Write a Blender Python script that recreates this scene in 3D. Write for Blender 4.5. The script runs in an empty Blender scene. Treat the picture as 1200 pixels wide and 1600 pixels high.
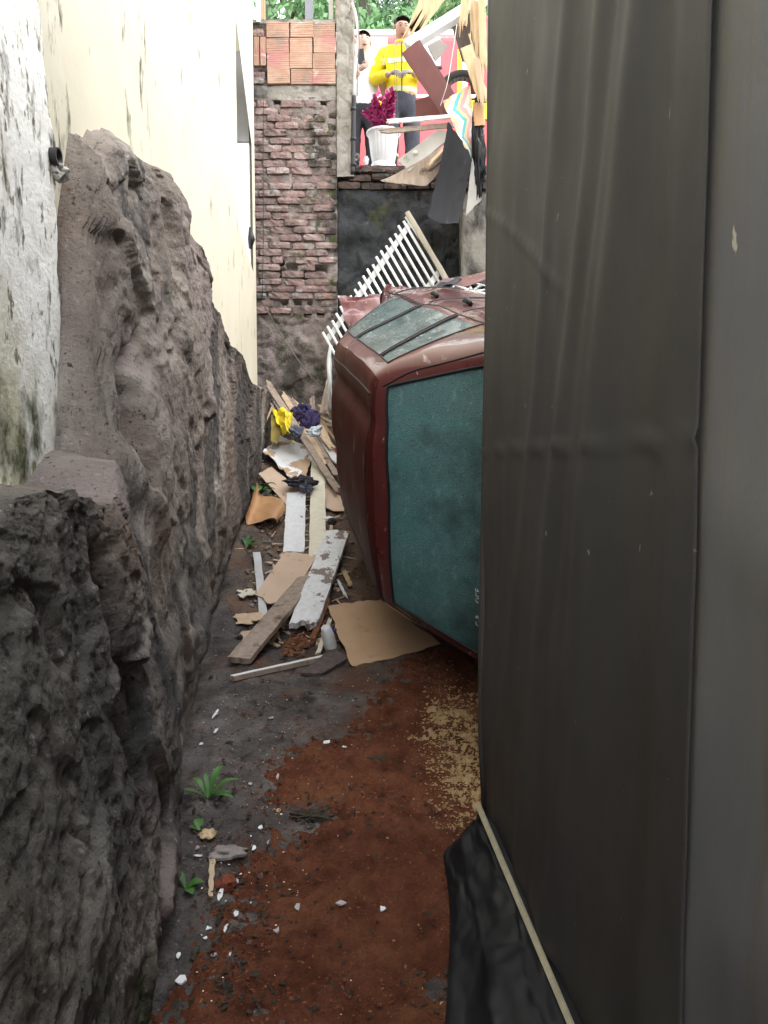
import bpy, bmesh, math, random
import numpy as np
from mathutils import Vector, Matrix
from mathutils.bvhtree import BVHTree
random.seed(7)
RNG = np.random.default_rng(11)
S = bpy.context.scene
COL = S.collection
R = math.radians

# ------------------------------------------------------------------ camera, sky, sun, exposure
CAMZ, PITCH, FPX = 1.66, R(4.76), 1200.0
cam_d = bpy.data.cameras.new('camera'); cam_d.sensor_fit = 'AUTO'; cam_d.sensor_width = 36.0
cam_d.lens = 27.0; cam_d.clip_start = 0.05; cam_d.clip_end = 900
cam = bpy.data.objects.new('camera', cam_d); COL.objects.link(cam)
cam.location = (0, 0, CAMZ); cam.rotation_euler = (R(90) - PITCH, 0, 0)
S.camera = cam
W = bpy.data.worlds.new('World'); S.world = W; W.use_nodes = True
wn = W.node_tree.nodes; wl = W.node_tree.links
bg = wn['Background']
sky = wn.new('ShaderNodeTexSky'); sky.sky_type = 'NISHITA'; sky.sun_disc = False
SUN_EL, SUN_AZ = R(50), R(105)
sky.sun_elevation = SUN_EL; sky.sun_rotation = SUN_AZ
mixw = wn.new('ShaderNodeMix'); mixw.data_type = 'RGBA'; mixw.inputs[0].default_value = 0.8
wl.new(sky.outputs[0], mixw.inputs[6]); mixw.inputs[7].default_value = (7.6, 7.7, 7.7, 1)   # bright even cloud
wl.new(mixw.outputs[2], bg.inputs[0]); bg.inputs[1].default_value = 0.15
sl = bpy.data.lights.new('sun', 'SUN'); sl.energy = 0.6; sl.angle = R(25); sl.color = (1, .95, .88)
so = bpy.data.objects.new('sun', sl); COL.objects.link(so)
sd = Vector((math.sin(SUN_AZ) * math.cos(SUN_EL), math.cos(SUN_AZ) * math.cos(SUN_EL), math.sin(SUN_EL)))
so.rotation_euler = sd.to_track_quat('Z', 'Y').to_euler(); so.location = (4, -4, 14)
S.view_settings.view_transform = 'Standard'; S.view_settings.look = 'None'
S.view_settings.gamma = 1; S.view_settings.use_curve_mapping = False
S.view_settings.exposure = 2.25
S.render.engine = 'CYCLES'
S.cycles.max_bounces = 8; S.cycles.diffuse_bounces = 5

# ------------------------------------------------------------------ geometry of the view: places read off the photograph
_F = np.array([0, math.cos(PITCH), -math.sin(PITCH)]); _U = np.array([0, math.sin(PITCH), math.cos(PITCH)])
_C = np.array([0, 0, CAMZ])
def ray(x, y):
    return _F + (x - 600) / FPX * np.array([1., 0, 0]) + (800 - y) / FPX * _U
def at(x, y, Y):
    d = ray(x, y); return _C + d * (Y / d[1])
def gz(Y):                       # height of the alley floor: gentle rise, then the bank of rubble
    Y = np.asarray(Y, float)
    base = .13 * np.clip(Y, -3, 99)
    k = np.clip(Y - 4.35, 0, 3.0)
    return base + .32 * (np.sqrt(k * k + .04) - .2)
def G(x, y, h=0.0):
    d = ray(x, y); Ys = np.linspace(.6, 7.29, 1400)
    z = CAMZ + d[2] / d[1] * Ys - gz(Ys) - h
    i = np.argmax(z < 0) if (z < 0).any() else len(Ys) - 1
    return at(x, y, float(Ys[i]))

# ------------------------------------------------------------------ numpy noise
def _h(ix, iy, iz, s):
    n = (ix.astype(np.int64) * 374761393 + iy.astype(np.int64) * 668265263 + iz.astype(np.int64) * 2147483647 + s * 1274126177) & 0xffffffff
    n = ((n ^ (n >> 13)) * 1274126177) & 0xffffffff
    n = ((n ^ (n >> 16)) * 2246822519) & 0xffffffff
    return ((n ^ (n >> 15)) & 0xffffff) / float(0xffffff)
def vn(p, s=0):
    i = np.floor(p); f = p - i; u = f * f * f * (f * (f * 6 - 15) + 10)
    x, y, z = i[:, 0], i[:, 1], i[:, 2]; r = 0
    for a in (0, 1):
        for b in (0, 1):
            for c in (0, 1):
                w = (u[:, 0] if a else 1 - u[:, 0]) * (u[:, 1] if b else 1 - u[:, 1]) * (u[:, 2] if c else 1 - u[:, 2])
                r = r + w * _h(x + a, y + b, z + c, s)
    return r * 2 - 1
def fbm(p, o=4, s=0, g=.5):
    r = 0; a = 1; p = np.asarray(p, float)
    for k in range(o):
        r = r + a * vn(p, s + k); p = p * 2.03 + 7.1; a *= g
    return r
def facet(p, s=0, tilt=1.0):     # each cell is a tilted plane: broken stone
    i = np.floor(p); best = np.full(len(p), 9.); sec = best.copy(); out = np.zeros(len(p))
    for a in (-1, 0, 1):
        for b in (-1, 0, 1):
            for c in (-1, 0, 1):
                x, y, z = i[:, 0] + a, i[:, 1] + b, i[:, 2] + c
                q = np.stack([x + _h(x, y, z, s), y + _h(x, y, z, s + 1), z + _h(x, y, z, s + 2)], 1)
                d = ((p - q) ** 2).sum(1)
                hgt = _h(x, y, z, s + 3) - .5 + tilt * ((p - q) * np.stack([_h(x, y, z, s + 4) - .5, _h(x, y, z, s + 5) - .5, _h(x, y, z, s + 6) - .5], 1)).sum(1)
                m = d < best
                sec = np.where(m, best, np.minimum(sec, d)); out = np.where(m, hgt, out); best = np.where(m, d, best)
    return out, np.sqrt(sec) - np.sqrt(best)
def sst(a, b, x):
    t = np.clip((x - a) / (b - a), 0, 1); return t * t * (3 - 2 * t)

# ------------------------------------------------------------------ materials
def MAT(name, cols, scale=6, rough=.8, bump=.2, bscale=None, stretch=(1, 1, 1), layers=(), metal=0, coat=0, detail=8, rand=0.0,
        spec=.4, bump2=None, world=False, roughvar=0.0):
    """cols: [(pos, rgb)...] over noise; layers: (rgb, scale, lo, hi, stretch[, axis-mask]) laid over where noise is high"""
    m = bpy.data.materials.new(name); m.use_nodes = True
    nt = m.node_tree; N = nt.nodes; L = nt.links; b = N['Principled BSDF']
    tc = N.new('ShaderNodeTexCoord'); oi = N.new('ShaderNodeObjectInfo')
    if world:
        src = N.new('ShaderNodeNewGeometry').outputs['Position']
    else:
        src = tc.outputs['Object']
    add = N.new('ShaderNodeVectorMath'); add.operation = 'ADD'
    L.new(src, add.inputs[0])
    mul = N.new('ShaderNodeMath'); mul.operation = 'MULTIPLY'; mul.inputs[1].default_value = 37.0 if not world else 0
    L.new(oi.outputs['Random'], mul.inputs[0]); L.new(mul.outputs[0], add.inputs[1])
    def noise(sc, st, det=detail, off=0):
        mp = N.new('ShaderNodeMapping'); mp.inputs['Scale'].default_value = st; mp.inputs['Location'].default_value = (off, off * .7, off * 1.3)
        L.new(add.outputs[0], mp.inputs[0])
        n = N.new('ShaderNodeTexNoise'); n.inputs['Scale'].default_value = sc; n.inputs['Detail'].default_value = det
        n.inputs['Roughness'].default_value = .62
        L.new(mp.outputs[0], n.inputs['Vector']); return n.outputs['Fac']
    n0 = noise(scale, stretch)
    cr = N.new('ShaderNodeValToRGB'); e = cr.color_ramp.elements
    while len(e) < len(cols): e.new(.5)
    for k, (p, c) in enumerate(cols):
        e[k].position = p; e[k].color = (*c, 1)
    L.new(n0, cr.inputs[0]); col = cr.outputs[0]
    for k, ly in enumerate(layers):
        rgb, sc, lo, hi, st = ly[:5]
        f = noise(sc, st, 6, 3.1 * (k + 1))
        mr = N.new('ShaderNodeMapRange'); mr.inputs[1].default_value = lo; mr.inputs[2].default_value = hi
        if len(ly) > 5:          # (axis, from, to, gain): more of the layer towards one end of an axis
            ax, a0, a1, gain = ly[5]
            sx = N.new('ShaderNodeSeparateXYZ'); L.new(src, sx.inputs[0])
            m2 = N.new('ShaderNodeMapRange'); m2.inputs[1].default_value = a0; m2.inputs[2].default_value = a1
            m2.inputs[3].default_value = -gain; m2.inputs[4].default_value = 0
            L.new(sx.outputs[ax], m2.inputs[0])
            ad = N.new('ShaderNodeMath'); ad.operation = 'ADD'; L.new(f, ad.inputs[0]); L.new(m2.outputs[0], ad.inputs[1]); f = ad.outputs[0]
        L.new(f, mr.inputs[0])
        mx = N.new('ShaderNodeMix'); mx.data_type = 'RGBA'
        L.new(mr.outputs[0], mx.inputs[0]); L.new(col, mx.inputs[6]); mx.inputs[7].default_value = (*rgb, 1); col = mx.outputs[2]
    if rand:
        hs = N.new('ShaderNodeHueSaturation'); mr = N.new('ShaderNodeMapRange')
        mr.inputs[3].default_value = 1 - rand; mr.inputs[4].default_value = 1 + rand
        L.new(oi.outputs['Random'], mr.inputs[0]); L.new(mr.outputs[0], hs.inputs['Value']); L.new(col, hs.inputs['Color']); col = hs.outputs[0]
    L.new(col, b.inputs['Base Color'])
    b.inputs['Roughness'].default_value = rough; b.inputs['Metallic'].default_value = metal
    b.inputs['Coat Weight'].default_value = coat; b.inputs['Specular IOR Level'].default_value = spec
    if roughvar:
        mr = N.new('ShaderNodeMapRange'); mr.inputs[1].default_value = .3; mr.inputs[2].default_value = .7
        mr.inputs[3].default_value = rough - roughvar; mr.inputs[4].default_value = rough + roughvar
        L.new(noise(scale * 1.7, stretch, 6, 9.), mr.inputs[0]); L.new(mr.outputs[0], b.inputs['Roughness'])
    if bump:
        bp = N.new('ShaderNodeBump'); bp.inputs['Strength'].default_value = bump; bp.inputs['Distance'].default_value = .02
        L.new(noise(bscale or scale * 4, stretch, 10, 5.), bp.inputs['Height']); L.new(bp.outputs[0], b.inputs['Normal'])
        if bump2:
            bq = N.new('ShaderNodeBump'); bq.inputs['Strength'].default_value = bump2[0]; bq.inputs['Distance'].default_value = bump2[2]
            L.new(noise(bump2[1], stretch, 6, 8.), bq.inputs['Height']); L.new(bp.outputs[0], bq.inputs['Normal']); L.new(bq.outputs[0], b.inputs['Normal'])
    return m
def rg(a, b): return [(.3, a), (.7, b)]
def wood(name, a, b, rough=.75, layers=(), st=(6, 6, 1)): return MAT(name, rg(a, b), 5, rough, .15, 40, st, layers, rand=.12)
M = {}
M['rock'] = MAT('rock', [(.25, (.08, .063, .057)), (.42, (.160, .134, .114)), (.58, (.23, .197, .170)), (.78, (.34, .305, .268))], 2.6, .95, .9, 16, bump2=(.9, 75, .008), detail=12,
                layers=[((.12, .072, .05), 1.3, .5, .66, (1, 1, .6)), ((.37, .35, .31), 2.0, .58, .70, (1.6, 1.6, .35)), ((.20, .162, .15), 1.6, .52, .62, (1, 1, .6)),
                        ((.052, .050, .047), 2.2, .48, .60, (1, 1, .35), (2, 2.5, .8, .16)), ((.065, .058, .054), 1.1, .54, .60, (1.3, 1.3, .45)), ((.045, .05, .022), 2.2, .50, .62, (1, 1, 1), (2, 1.6, .4, .22)),
                        ((.080, .077, .064), 1.2, .36, .6, (1, 1, .6), (1, 3.1, 1.5, .3)), ((.34, .31, .29), 44, .62, .74, (1, 1, 1)), ((.02, .018, .017), 30, .61, .70, (1, 1, 1)), ((.025, .022, .02), 75, .60, .70, (1, 1, 1))], world=True)
M['cream'] = MAT('cream_plaster', rg((.56, .52, .40), (.64, .60, .48)), 1.5, .85, .08, 60, world=True,
                 layers=[((.66, .65, .60), 1.2, .40, .60, (1, 1, .3), (1, 4.2, 1.6, .3)),
                         ((.46, .44, .34), 9, .60, .74, (1, 1, .4), (1, 3.4, 2.2, .16)), ((.16, .15, .10), 22, .62, .68, (1, 1, .4), (1, 3.4, 2.3, .12)),
                         ((.055, .055, .03), 6, .52, .60, (1.1, 1.1, .35), (1, 2.7, 1.9, .10)),
                         ((.05, .055, .022), 5, .40, .52, (1, 1, .5), (2, 1.98, 1.62, .22)), ((.11, .12, .04), 16, .5, .6, (1, 1, .7), (2, 1.9, 1.6, .25)),
                         ((.40, .33, .22), 5, .56, .7, (1, 1, .7), (2, 2.6, 2.2, .25))])
M['oldplaster'] = MAT('mouldy_plaster', rg((.80, .79, .74), (.84, .84, .81)), 1.5, .88, .25, 60, world=True, bump2=(.4, 30, .01),
                 layers=[((.50, .47, .34), 3, .52, .70, (1, 1, .4)), ((.17, .16, .11), 26, .57, .64, (1, 1, .5), (2, 1.2, 2.3, .06)), ((.055, .055, .03), 7, .56, .64, (1.1, 1.1, .35), (1, 1.2, 2.0, .10)),
                         ((.05, .048, .03), 12, .44, .54, (1, 1, .5), (1, 2.29, 2.40, .26)), ((.05, .055, .022), 6, .40, .55, (1, 1, .6), (2, 2.0, 1.62, .22)), ((.13, .14, .045), 18, .5, .6, (1, 1, .7), (2, 1.9, 1.6, .22)), ((.5, .48, .42), 14, .58, .66, (1, 1, .5), (2, 2.0, 1.6, .15))])
M['white_paint'] = MAT('white_paint', rg((.72, .72, .70), (.8, .8, .8)), 5, .55, .06)
M['grey_panel'] = MAT('grey_panel', rg((.30, .29, .28), (.34, .33, .32)), 4, .6, .05)
M['mortar'] = MAT('mortar', rg((.17, .135, .12), (.32, .27, .245)), 9, .95, .8, 50, world=True,
                  layers=[((.035, .034, .03), 4, .48, .58, (1, 1, .8), (0, -.75, -.45, .25)), ((.06, .07, .025), 6, .55, .66, (1, 1, 1)),
                          ((.08, .07, .055), 3, .5, .6, (1, 1, 1), (2, 3.3, 2.4, .25))])
M['brick'] = MAT('brick', [(.3, (.19, .125, .11)), (.5, (.30, .205, .185)), (.7, (.42, .33, .305))], 6, .95, .7, 35, world=True, rand=.2, bump2=(.6, 110, .006),
                 layers=[((.033, .032, .028), 3.0, .44, .58, (1, 1, .6), (0, -.85, -.46, .25)), ((.07, .075, .035), 5, .55, .68, (1, 1, 1)), ((.08, .065, .05), 2.5, .48, .62, (1, 1, .7), (2, 3.9, 2.8, .2)),
                         ((.36, .33, .31), 9, .55, .68, (1, 1, 1)), ((.05, .045, .04), 14, .60, .70, (1, 1, 1)), ((.45, .16, .08), 6, .69, .72, (1, 1, 1))])
M['clay'] = MAT('clay_block', rg((.40, .225, .155), (.52, .36, .275)), 5, .88, .3, 40, rand=.14, world=True,
                layers=[((.26, .22, .19), 5, .52, .72, (1, 1, .8)), ((.46, .22, .2), 3, .52, .62, (1, 1, 1)), ((.75, .66, .6), 3.5, .60, .68, (1, 1, 2.5))])
M['soot'] = MAT('sooty_wall', rg((.016, .017, .019), (.05, .052, .055)), 6, .9, .9, 30, world=True,
                layers=[((.10, .095, .085), 4, .60, .72, (1, 1, 1)), ((.05, .055, .022), 5, .58, .68, (1, 1, 1)),
                        ((.20, .14, .11), 5, .44, .6, (1, 1, 2.5), (2, 3.9, 4.15, .3))])
M['sootbrick'] = MAT('sooty_brick', rg((.045, .036, .032), (.13, .085, .07)), 9, .92, .6, 40, rand=.3, world=True,
                     layers=[((.02, .02, .018), 4, .45, .6, (1, 1, 1)), ((.22, .2, .17), 12, .6, .7, (1, 1, 1))])
M['concrete'] = MAT('concrete', rg((.24, .22, .19), (.38, .35, .31)), 6, .93, .5, 40, world=True,
                    layers=[((.05, .048, .045), 3.5, .50, .62, (1, 1, .45)), ((.10, .10, .05), 7, .6, .7, (1, 1, 1))])
M['ground'] = MAT('dirty_concrete', [(.3, (.035, .030, .027)), (.5, (.085, .074, .068)), (.7, (.16, .142, .132))], 5, .75, .9, 55, world=True, roughvar=.2,
                  layers=[((.115, .045, .025), 6, .40, .66, (1, 1, 1), (0, -.75, -.15, .22)), ((.11, .055, .032), 3, .52, .62, (1, 1, 1), (1, 2.8, 3.8, .12)), ((.16, .10, .065), 4, .46, .58, (1, 1, 1), (1, 3.8, 4.8, .3)),
                          ((.024, .021, .019), 9, .56, .66, (1, 1, 1)), ((.22, .18, .15), 60, .63, .68, (1, 1, 1))])
M['street'] = MAT('street', rg((.22, .21, .2), (.32, .31, .3)), 4, .9, .3, 40, world=True)
M['terrain'] = MAT('soil', rg((.06, .05, .04), (.1, .085, .06)), 2, .95, .3, 20, world=True)
M['sawdust'] = MAT('red_sawdust', [(.3, (.075, .025, .014)), (.5, (.130, .046, .025)), (.72, (.190, .075, .042))], 9, .97, 1.0, 90, world=True, spec=.1,
                   layers=[((.06, .022, .014), 8, .57, .70, (1, 1, 1)), ((.36, .17, .075), 75, .63, .7, (1, 1, 1)), ((.20, .085, .042), 2.5, .5, .7, (1, 1, 1)), ((.045, .013, .008), 40, .63, .7, (1, 1, 1))])
M['palesaw'] = MAT('pale_sawdust', rg((.36, .23, .11), (.58, .42, .23)), 40, .95, 1.0, 110, world=True, spec=.1, layers=[((.16, .07, .03), 30, .56, .66, (1, 1, 1))])
M['mud'] = MAT('mud', rg((.02, .018, .014), (.07, .055, .035)), 14, .8, .9, 60, world=True)
M['tarp'] = MAT('dark_tarpaulin', rg((.040, .038, .035), (.064, .061, .056)), 2.2, .62, .10, 240, stretch=(1, 1, .6), world=True, detail=5, roughvar=.1,
                layers=[((.068, .061, .05), 2.0, .50, .75, (1, 1.8, .3)), ((.034, .034, .038), 1.6, .50, .8, (1, 1.5, .35)), ((.045, .028, .02), 3, .66, .8, (1, 1, 1)), ((.30, .28, .24), 30, .70, .72, (1, 1, .6))])
M['greytarp'] = MAT('grey_tarpaulin', rg((.13, .128, .124), (.185, .182, .176)), 2.2, .6, .1, 200, stretch=(1, 1, .2), world=True, detail=5,
                    layers=[((.16, .13, .075), 2.6, .54, .7, (1, 3.0, .10)), ((.13, .135, .15), 2.2, .5, .7, (1, 1.2, .3)), ((.5, .47, .38), 13, .675, .69, (1, 1, .25))])
M['plastic'] = MAT('black_plastic', rg((.004, .0045, .006), (.008, .008, .010)), 5, .46, .05, 18, world=True, roughvar=.1, spec=.22, layers=[((.07, .035, .02), 4, .52, .75, (1, 1, 1), (0, .34, .16, .3))])
M['batten'] = wood('pale_batten', (.30, .275, .19), (.42, .385, .27), layers=[((.15, .13, .1), 9, .66, .72, (1, 1, 1))])
M['paint'] = MAT('burgundy_paint', rg((.085, .012, .013), (.125, .02, .02)), 2.5, .32, .03, 30, coat=.8, spec=.5, detail=6, roughvar=.1,
                 layers=[((.25, .125, .13), 2.2, .42, .75, (1, 1, 1), (0, .45, 1.1, .3)), ((.50, .40, .40), 12, .665, .70, (.5, 1.2, 3.5)), ((.40, .30, .28), 3.2, .60, .68, (.6, 2, 3))])  # pinkish layer off the hatch: dust, plus sky sheen put into the colour
M['roofpaint'] = MAT('dusty_burgundy_paint', rg((.058, .011, .009), (.088, .018, .014)), 2.5, .55, .03, 30, coat=0, detail=6, spec=.06,
                 layers=[((.16, .09, .055), 2.2, .56, .85, (1, 1, 1), (1, .0, -.5, .2)), ((.34, .22, .20), 8, .64, .71, (2.5, .5, 1))])
M['trim'] = MAT('black_rubber', rg((.010, .010, .011), (.02, .02, .022)), 8, .55, .1)
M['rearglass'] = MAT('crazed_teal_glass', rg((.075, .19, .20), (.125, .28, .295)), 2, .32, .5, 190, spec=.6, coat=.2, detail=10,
                     layers=[((.07, .26, .25), 4, .48, .75, (1, 3, .5)), ((.010, .04, .04), 130, .56, .68, (1, 1, 1)), ((.20, .36, .36), 16, .55, .75, (1, 1, 2.5)), ((.014, .03, .032), 2.2, .36, .66, (1, 1, 1), (2, 1.28, .95, .25)), ((.34, .5, .5), 120, .60, .72, (1, 1, 1)), ((.03, .09, .09), 3.0, .5, .7, (1, 1, 1))])  # masked dark layer: dim cabin behind the lower glass painted into its colour
M['sideglass'] = MAT('dusty_side_glass', rg((.10, .15, .15), (.17, .235, .23)), 3, .22, .15, 90, spec=.7, coat=.5,
                     layers=[((.36, .42, .42), 9, .54, .74, (.5, 3, 1.5)), ((.04, .07, .08), 5, .52, .66, (.6, 2, 1)), ((.5, .55, .55), 22, .63, .68, (.5, 3, 1.2))])  # pale teal carries the sky reflection in its colour; white streaks are scratches
M['silver'] = MAT('silver_hubcap', rg((.5, .5, .5), (.62, .62, .62)), 6, .35, .05, metal=.6)
M['tyre'] = MAT('tyre_rubber', rg((.018, .018, .018), (.035, .033, .03)), 10, .85, .3)
M['whitemetal'] = MAT('white_enamel', rg((.62, .62, .60), (.78, .78, .77)), 8, .4, .08, layers=[((.3, .25, .2), 14, .66, .72, (1, 1, 1))])
M['beige'] = wood('beige_post', (.36, .31, .24), (.46, .41, .32))
M['w_grey'] = wood('weathered_wood', (.22, .165, .125), (.38, .30, .24), layers=[((.10, .06, .04), 6, .58, .68, (1, 1, 1))])
M['w_tan'] = wood('tan_wood', (.42, .30, .19), (.58, .44, .30))
M['w_fresh'] = wood('fresh_split_wood', (.40, .28, .15), (.56, .42, .26))
M['w_red'] = MAT('red_brown_board', rg((.115, .034, .03), (.16, .05, .043)), 4, .5, .05)
M['w_peel'] = wood('peeling_white_paint', (.62, .62, .62), (.80, .80, .80), layers=[((.24, .19, .16), 5, .55, .57, (2.2, 2.2, .6)), ((.45, .35, .28), 20, .64, .66, (1, 1, .6))])
M['w_white'] = wood('white_board', (.66, .66, .66), (.78, .78, .78), layers=[((.36, .30, .26), 13, .64, .67, (1, 1, 1))])
M['w_cream'] = wood('cream_board', (.58, .54, .42), (.68, .63, .50), layers=[((.4, .33, .25), 14, .67, .70, (1, 1, 1))])
M['hardboard'] = MAT('hardboard', rg((.42, .27, .165), (.52, .35, .22)), 4, .7, .06, layers=[((.2, .10, .06), 6, .6, .76, (1, 1, 1)), ((.12, .07, .05), 40, .68, .74, (1, 1, 1))])
M['hardboard_pale'] = MAT('pale_hardboard', rg((.50, .36, .26), (.60, .45, .33)), 4, .7, .06, layers=[((.26, .16, .11), 10, .6, .72, (1, 1, 1)), ((.15, .09, .06), 45, .67, .72, (1, 1, 1))])
M['hardboard_orange'] = MAT('orange_hardboard', rg((.42, .22, .10), (.54, .32, .16)), 4, .55, .05, layers=[((.25, .13, .07), 8, .6, .75, (1, 1, 1))])
M['peelsheet'] = MAT('white_peeling_sheet', rg((.46, .31, .19), (.56, .40, .27)), 5, .7, .1, layers=[((.82, .82, .82), 5.5, .475, .487, (1, 1, 1)), ((.3, .2, .13), 16, .64, .7, (1, 1, 1))])
M['fibre'] = MAT('red_fibre', rg((.24, .09, .045), (.40, .18, .09)), 16, .95, 1.0, 70, stretch=(1, 5, 1))
M['darkwood'] = wood('dark_wood', (.07, .05, .045), (.13, .10, .09))
M['yellow'] = MAT('yellow_rubber', rg((.72, .55, .02), (.82, .66, .05)), 6, .5, .1)
M['olive'] = MAT('yellow_board', rg((.22, .16, .015), (.30, .22, .03)), 6, .6, .1, layers=[((.16, .11, .02), 4, .5, .62, (1, 1, 1))])
M['purple'] = MAT('purple_cloth', rg((.045, .035, .10), (.075, .06, .16)), 8, .9, .3, 60)
M['darkcloth'] = MAT('dark_cloth', rg((.03, .027, .03), (.06, .053, .065)), 8, .9, .3, 60)
M['greycloth'] = MAT('slate_cloth', rg((.10, .10, .14), (.15, .15, .2)), 8, .9, .3, 60)
M['paleblue'] = MAT('pale_plastic', rg((.55, .62, .68), (.7, .75, .8)), 8, .4, .2)
M['red'] = MAT('red_plastic', rg((.55, .05, .025), (.65, .08, .04)), 6, .4, .05)
M['leaf'] = MAT('weed_leaf', rg((.03, .10, .015), (.06, .16, .03)), 12, .5, .1)
M['moss'] = MAT('moss', rg((.04, .06, .015), (.07, .1, .03)), 12, .9, .4)
M['foliage'] = MAT('tree_foliage', rg((.11, .24, .12), (.22, .38, .20)), .9, .6, 0, rand=.2, world=True)
M['foliage2'] = MAT('light_tree_foliage', rg((.13, .27, .11), (.24, .42, .20)), .9, .6, 0, rand=.2, world=True)
M['bark'] = MAT('bark', rg((.06, .05, .04), (.13, .11, .09)), 6, .95, .6, stretch=(3, 3, 1))
M['truckred'] = MAT('faded_red_paint', rg((.54, .06, .07), (.60, .08, .09)), 2, .35, 0, coat=.4)  # red lifted towards pink: overexposure glare put into the colour
M['truckwhite'] = MAT('truck_white', rg((.76, .70, .70), (.8, .75, .75)), 2, .4, 0)
M['truckglass'] = MAT('pale_glass', rg((.42, .42, .44), (.55, .55, .57)), 3, .1, 0, spec=.8)  # white sky reflection on the cab windows painted as a pale base
M['stripe'] = MAT('yellow_stripe', rg((.78, .66, .02), (.8, .7, .04)), 3, .5, 0)
M['potwhite'] = MAT('white_plaster_pot', rg((.66, .66, .67), (.76, .76, .77)), 7, .6, .12, 40, layers=[((.4, .38, .36), 9, .6, .72, (1, 1, 1))])
M['magenta'] = MAT('magenta_leaf', rg((.26, .015, .09), (.46, .04, .19)), 9, .45, .05, rand=.1)
M['skin'] = MAT('skin', rg((.40, .23, .16), (.46, .27, .20)), 9, .55, .03)
M['skinpale'] = MAT('pale_skin', rg((.55, .36, .29), (.62, .42, .34)), 9, .55, .03)
M['hair'] = MAT('black_hair', rg((.012, .010, .010), (.03, .025, .022)), 40, .8, .3, spec=.08)
M['jacket'] = MAT('yellow_jacket', rg((.74, .58, .01), (.82, .66, .02)), 8, .75, .25, 20)
M['reflect'] = MAT('reflective_band', rg((.66, .68, .40), (.74, .76, .5)), 8, .4, .05)
M['navy'] = MAT('navy_cloth', rg((.035, .037, .05), (.065, .067, .085)), 8, .85, .3, 40)
M['blackcloth'] = MAT('black_cloth', rg((.02, .02, .026), (.035, .035, .042)), 8, .85, .3, 40)
M['white_cotton'] = MAT('white_cotton', rg((.76, .76, .77), (.82, .82, .83)), 6, .85, .2, 25)
M['glove'] = MAT('grey_glove', rg((.16, .14, .13), (.3, .27, .25)), 12, .8, .2)
M['black'] = MAT('matt_black', rg((.012, .012, .014), (.02, .02, .022)), 5, .5, .1)
M['blackpipe'] = MAT('black_pipe', rg((.012, .012, .013), (.022, .022, .024)), 5, .45, .05)
M['greypipe'] = MAT('grey_pipe', rg((.45, .44, .43), (.58, .57, .56)), 7, .5, .1)
M['wire'] = MAT('wire', rg((.10, .085, .075), (.16, .14, .12)), 6, .6, 0)
M['palewire'] = MAT('pale_string', rg((.6, .54, .46), (.7, .64, .56)), 6, .7, 0)
M['darksheet'] = MAT('dark_sheet', rg((.016, .016, .02), (.028, .028, .033)), 3, .75, .08, 12, layers=[((.12, .12, .14), 5, .62, .75, (1, 1, 1))])
M['greysheet'] = MAT('grey_sheet', rg((.36, .34, .31), (.48, .46, .43)), 4, .7, .06, layers=[((.2, .18, .15), 6, .6, .72, (1, 1, 1))])
M['orangewood'] = wood('orange_frame_wood', (.52, .25, .14), (.64, .36, .22))
M['steel'] = MAT('grey_steel', rg((.24, .25, .28), (.30, .31, .34)), 5, .5, .05)
M['rubble'] = MAT('rubble', rg((.14, .12, .11), (.3, .27, .25)), 9, .95, .5, rand=.35)
M['chip'] = MAT('white_chip', rg((.70, .70, .70), (.8, .8, .8)), 20, .6, .05)
M['lilac'] = MAT('lilac_chip', rg((.38, .33, .36), (.48, .42, .45)), 20, .5, .05)
M['rednub'] = MAT('red_lump', rg((.16, .04, .02), (.24, .07, .035)), 16, .95, .8)
# grooved zigzag print of the broken panel
def zig():
    m = bpy.data.materials.new('zigzag_print'); m.use_nodes = True; N = m.node_tree.nodes; L = m.node_tree.links; b = N['Principled BSDF']
    uv = N.new('ShaderNodeUVMap'); sx = N.new('ShaderNodeSeparateXYZ'); L.new(uv.outputs[0], sx.inputs[0])
    def mth(op, a, c=None):
        n = N.new('ShaderNodeMath'); n.operation = op
        for k, v in enumerate((a, c)):
            if v is None: continue
            if isinstance(v, (int, float)): n.inputs[k].default_value = v
            else: L.new(v, n.inputs[k])
        return n.outputs[0]
    tri = mth('PINGPONG', mth('MULTIPLY', sx.outputs[1], 2.6), .5)
    t = mth('FRACT', mth('ADD', mth('MULTIPLY', sx.outputs[0], .75), mth('MULTIPLY', tri, .55)))
    cr = N.new('ShaderNodeValToRGB'); cr.color_ramp.interpolation = 'CONSTANT'; e = cr.color_ramp.elements
    cols = [(0, (.62, .25, .27)), (.14, (.70, .47, .20)), (.26, (.75, .62, .55)), (.44, (.10, .42, .45)), (.56, (.70, .52, .26)), (.66, (.66, .34, .34)), (.78, (.76, .62, .56)), (.93, (.68, .45, .22))]
    while len(e) < len(cols): e.new(.5)
    for k, (p, c) in enumerate(cols): e[k].position = p; e[k].color = (*c, 1)
    nz = N.new('ShaderNodeTexNoise'); nz.inputs['Scale'].default_value = 22
    L.new(mth('ADD', t, mth('MULTIPLY', nz.outputs[0], .06)), cr.inputs[0]); L.new(cr.outputs[0], b.inputs['Base Color']); b.inputs['Roughness'].default_value = .6
    return m
M['zigzag'] = zig()

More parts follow.
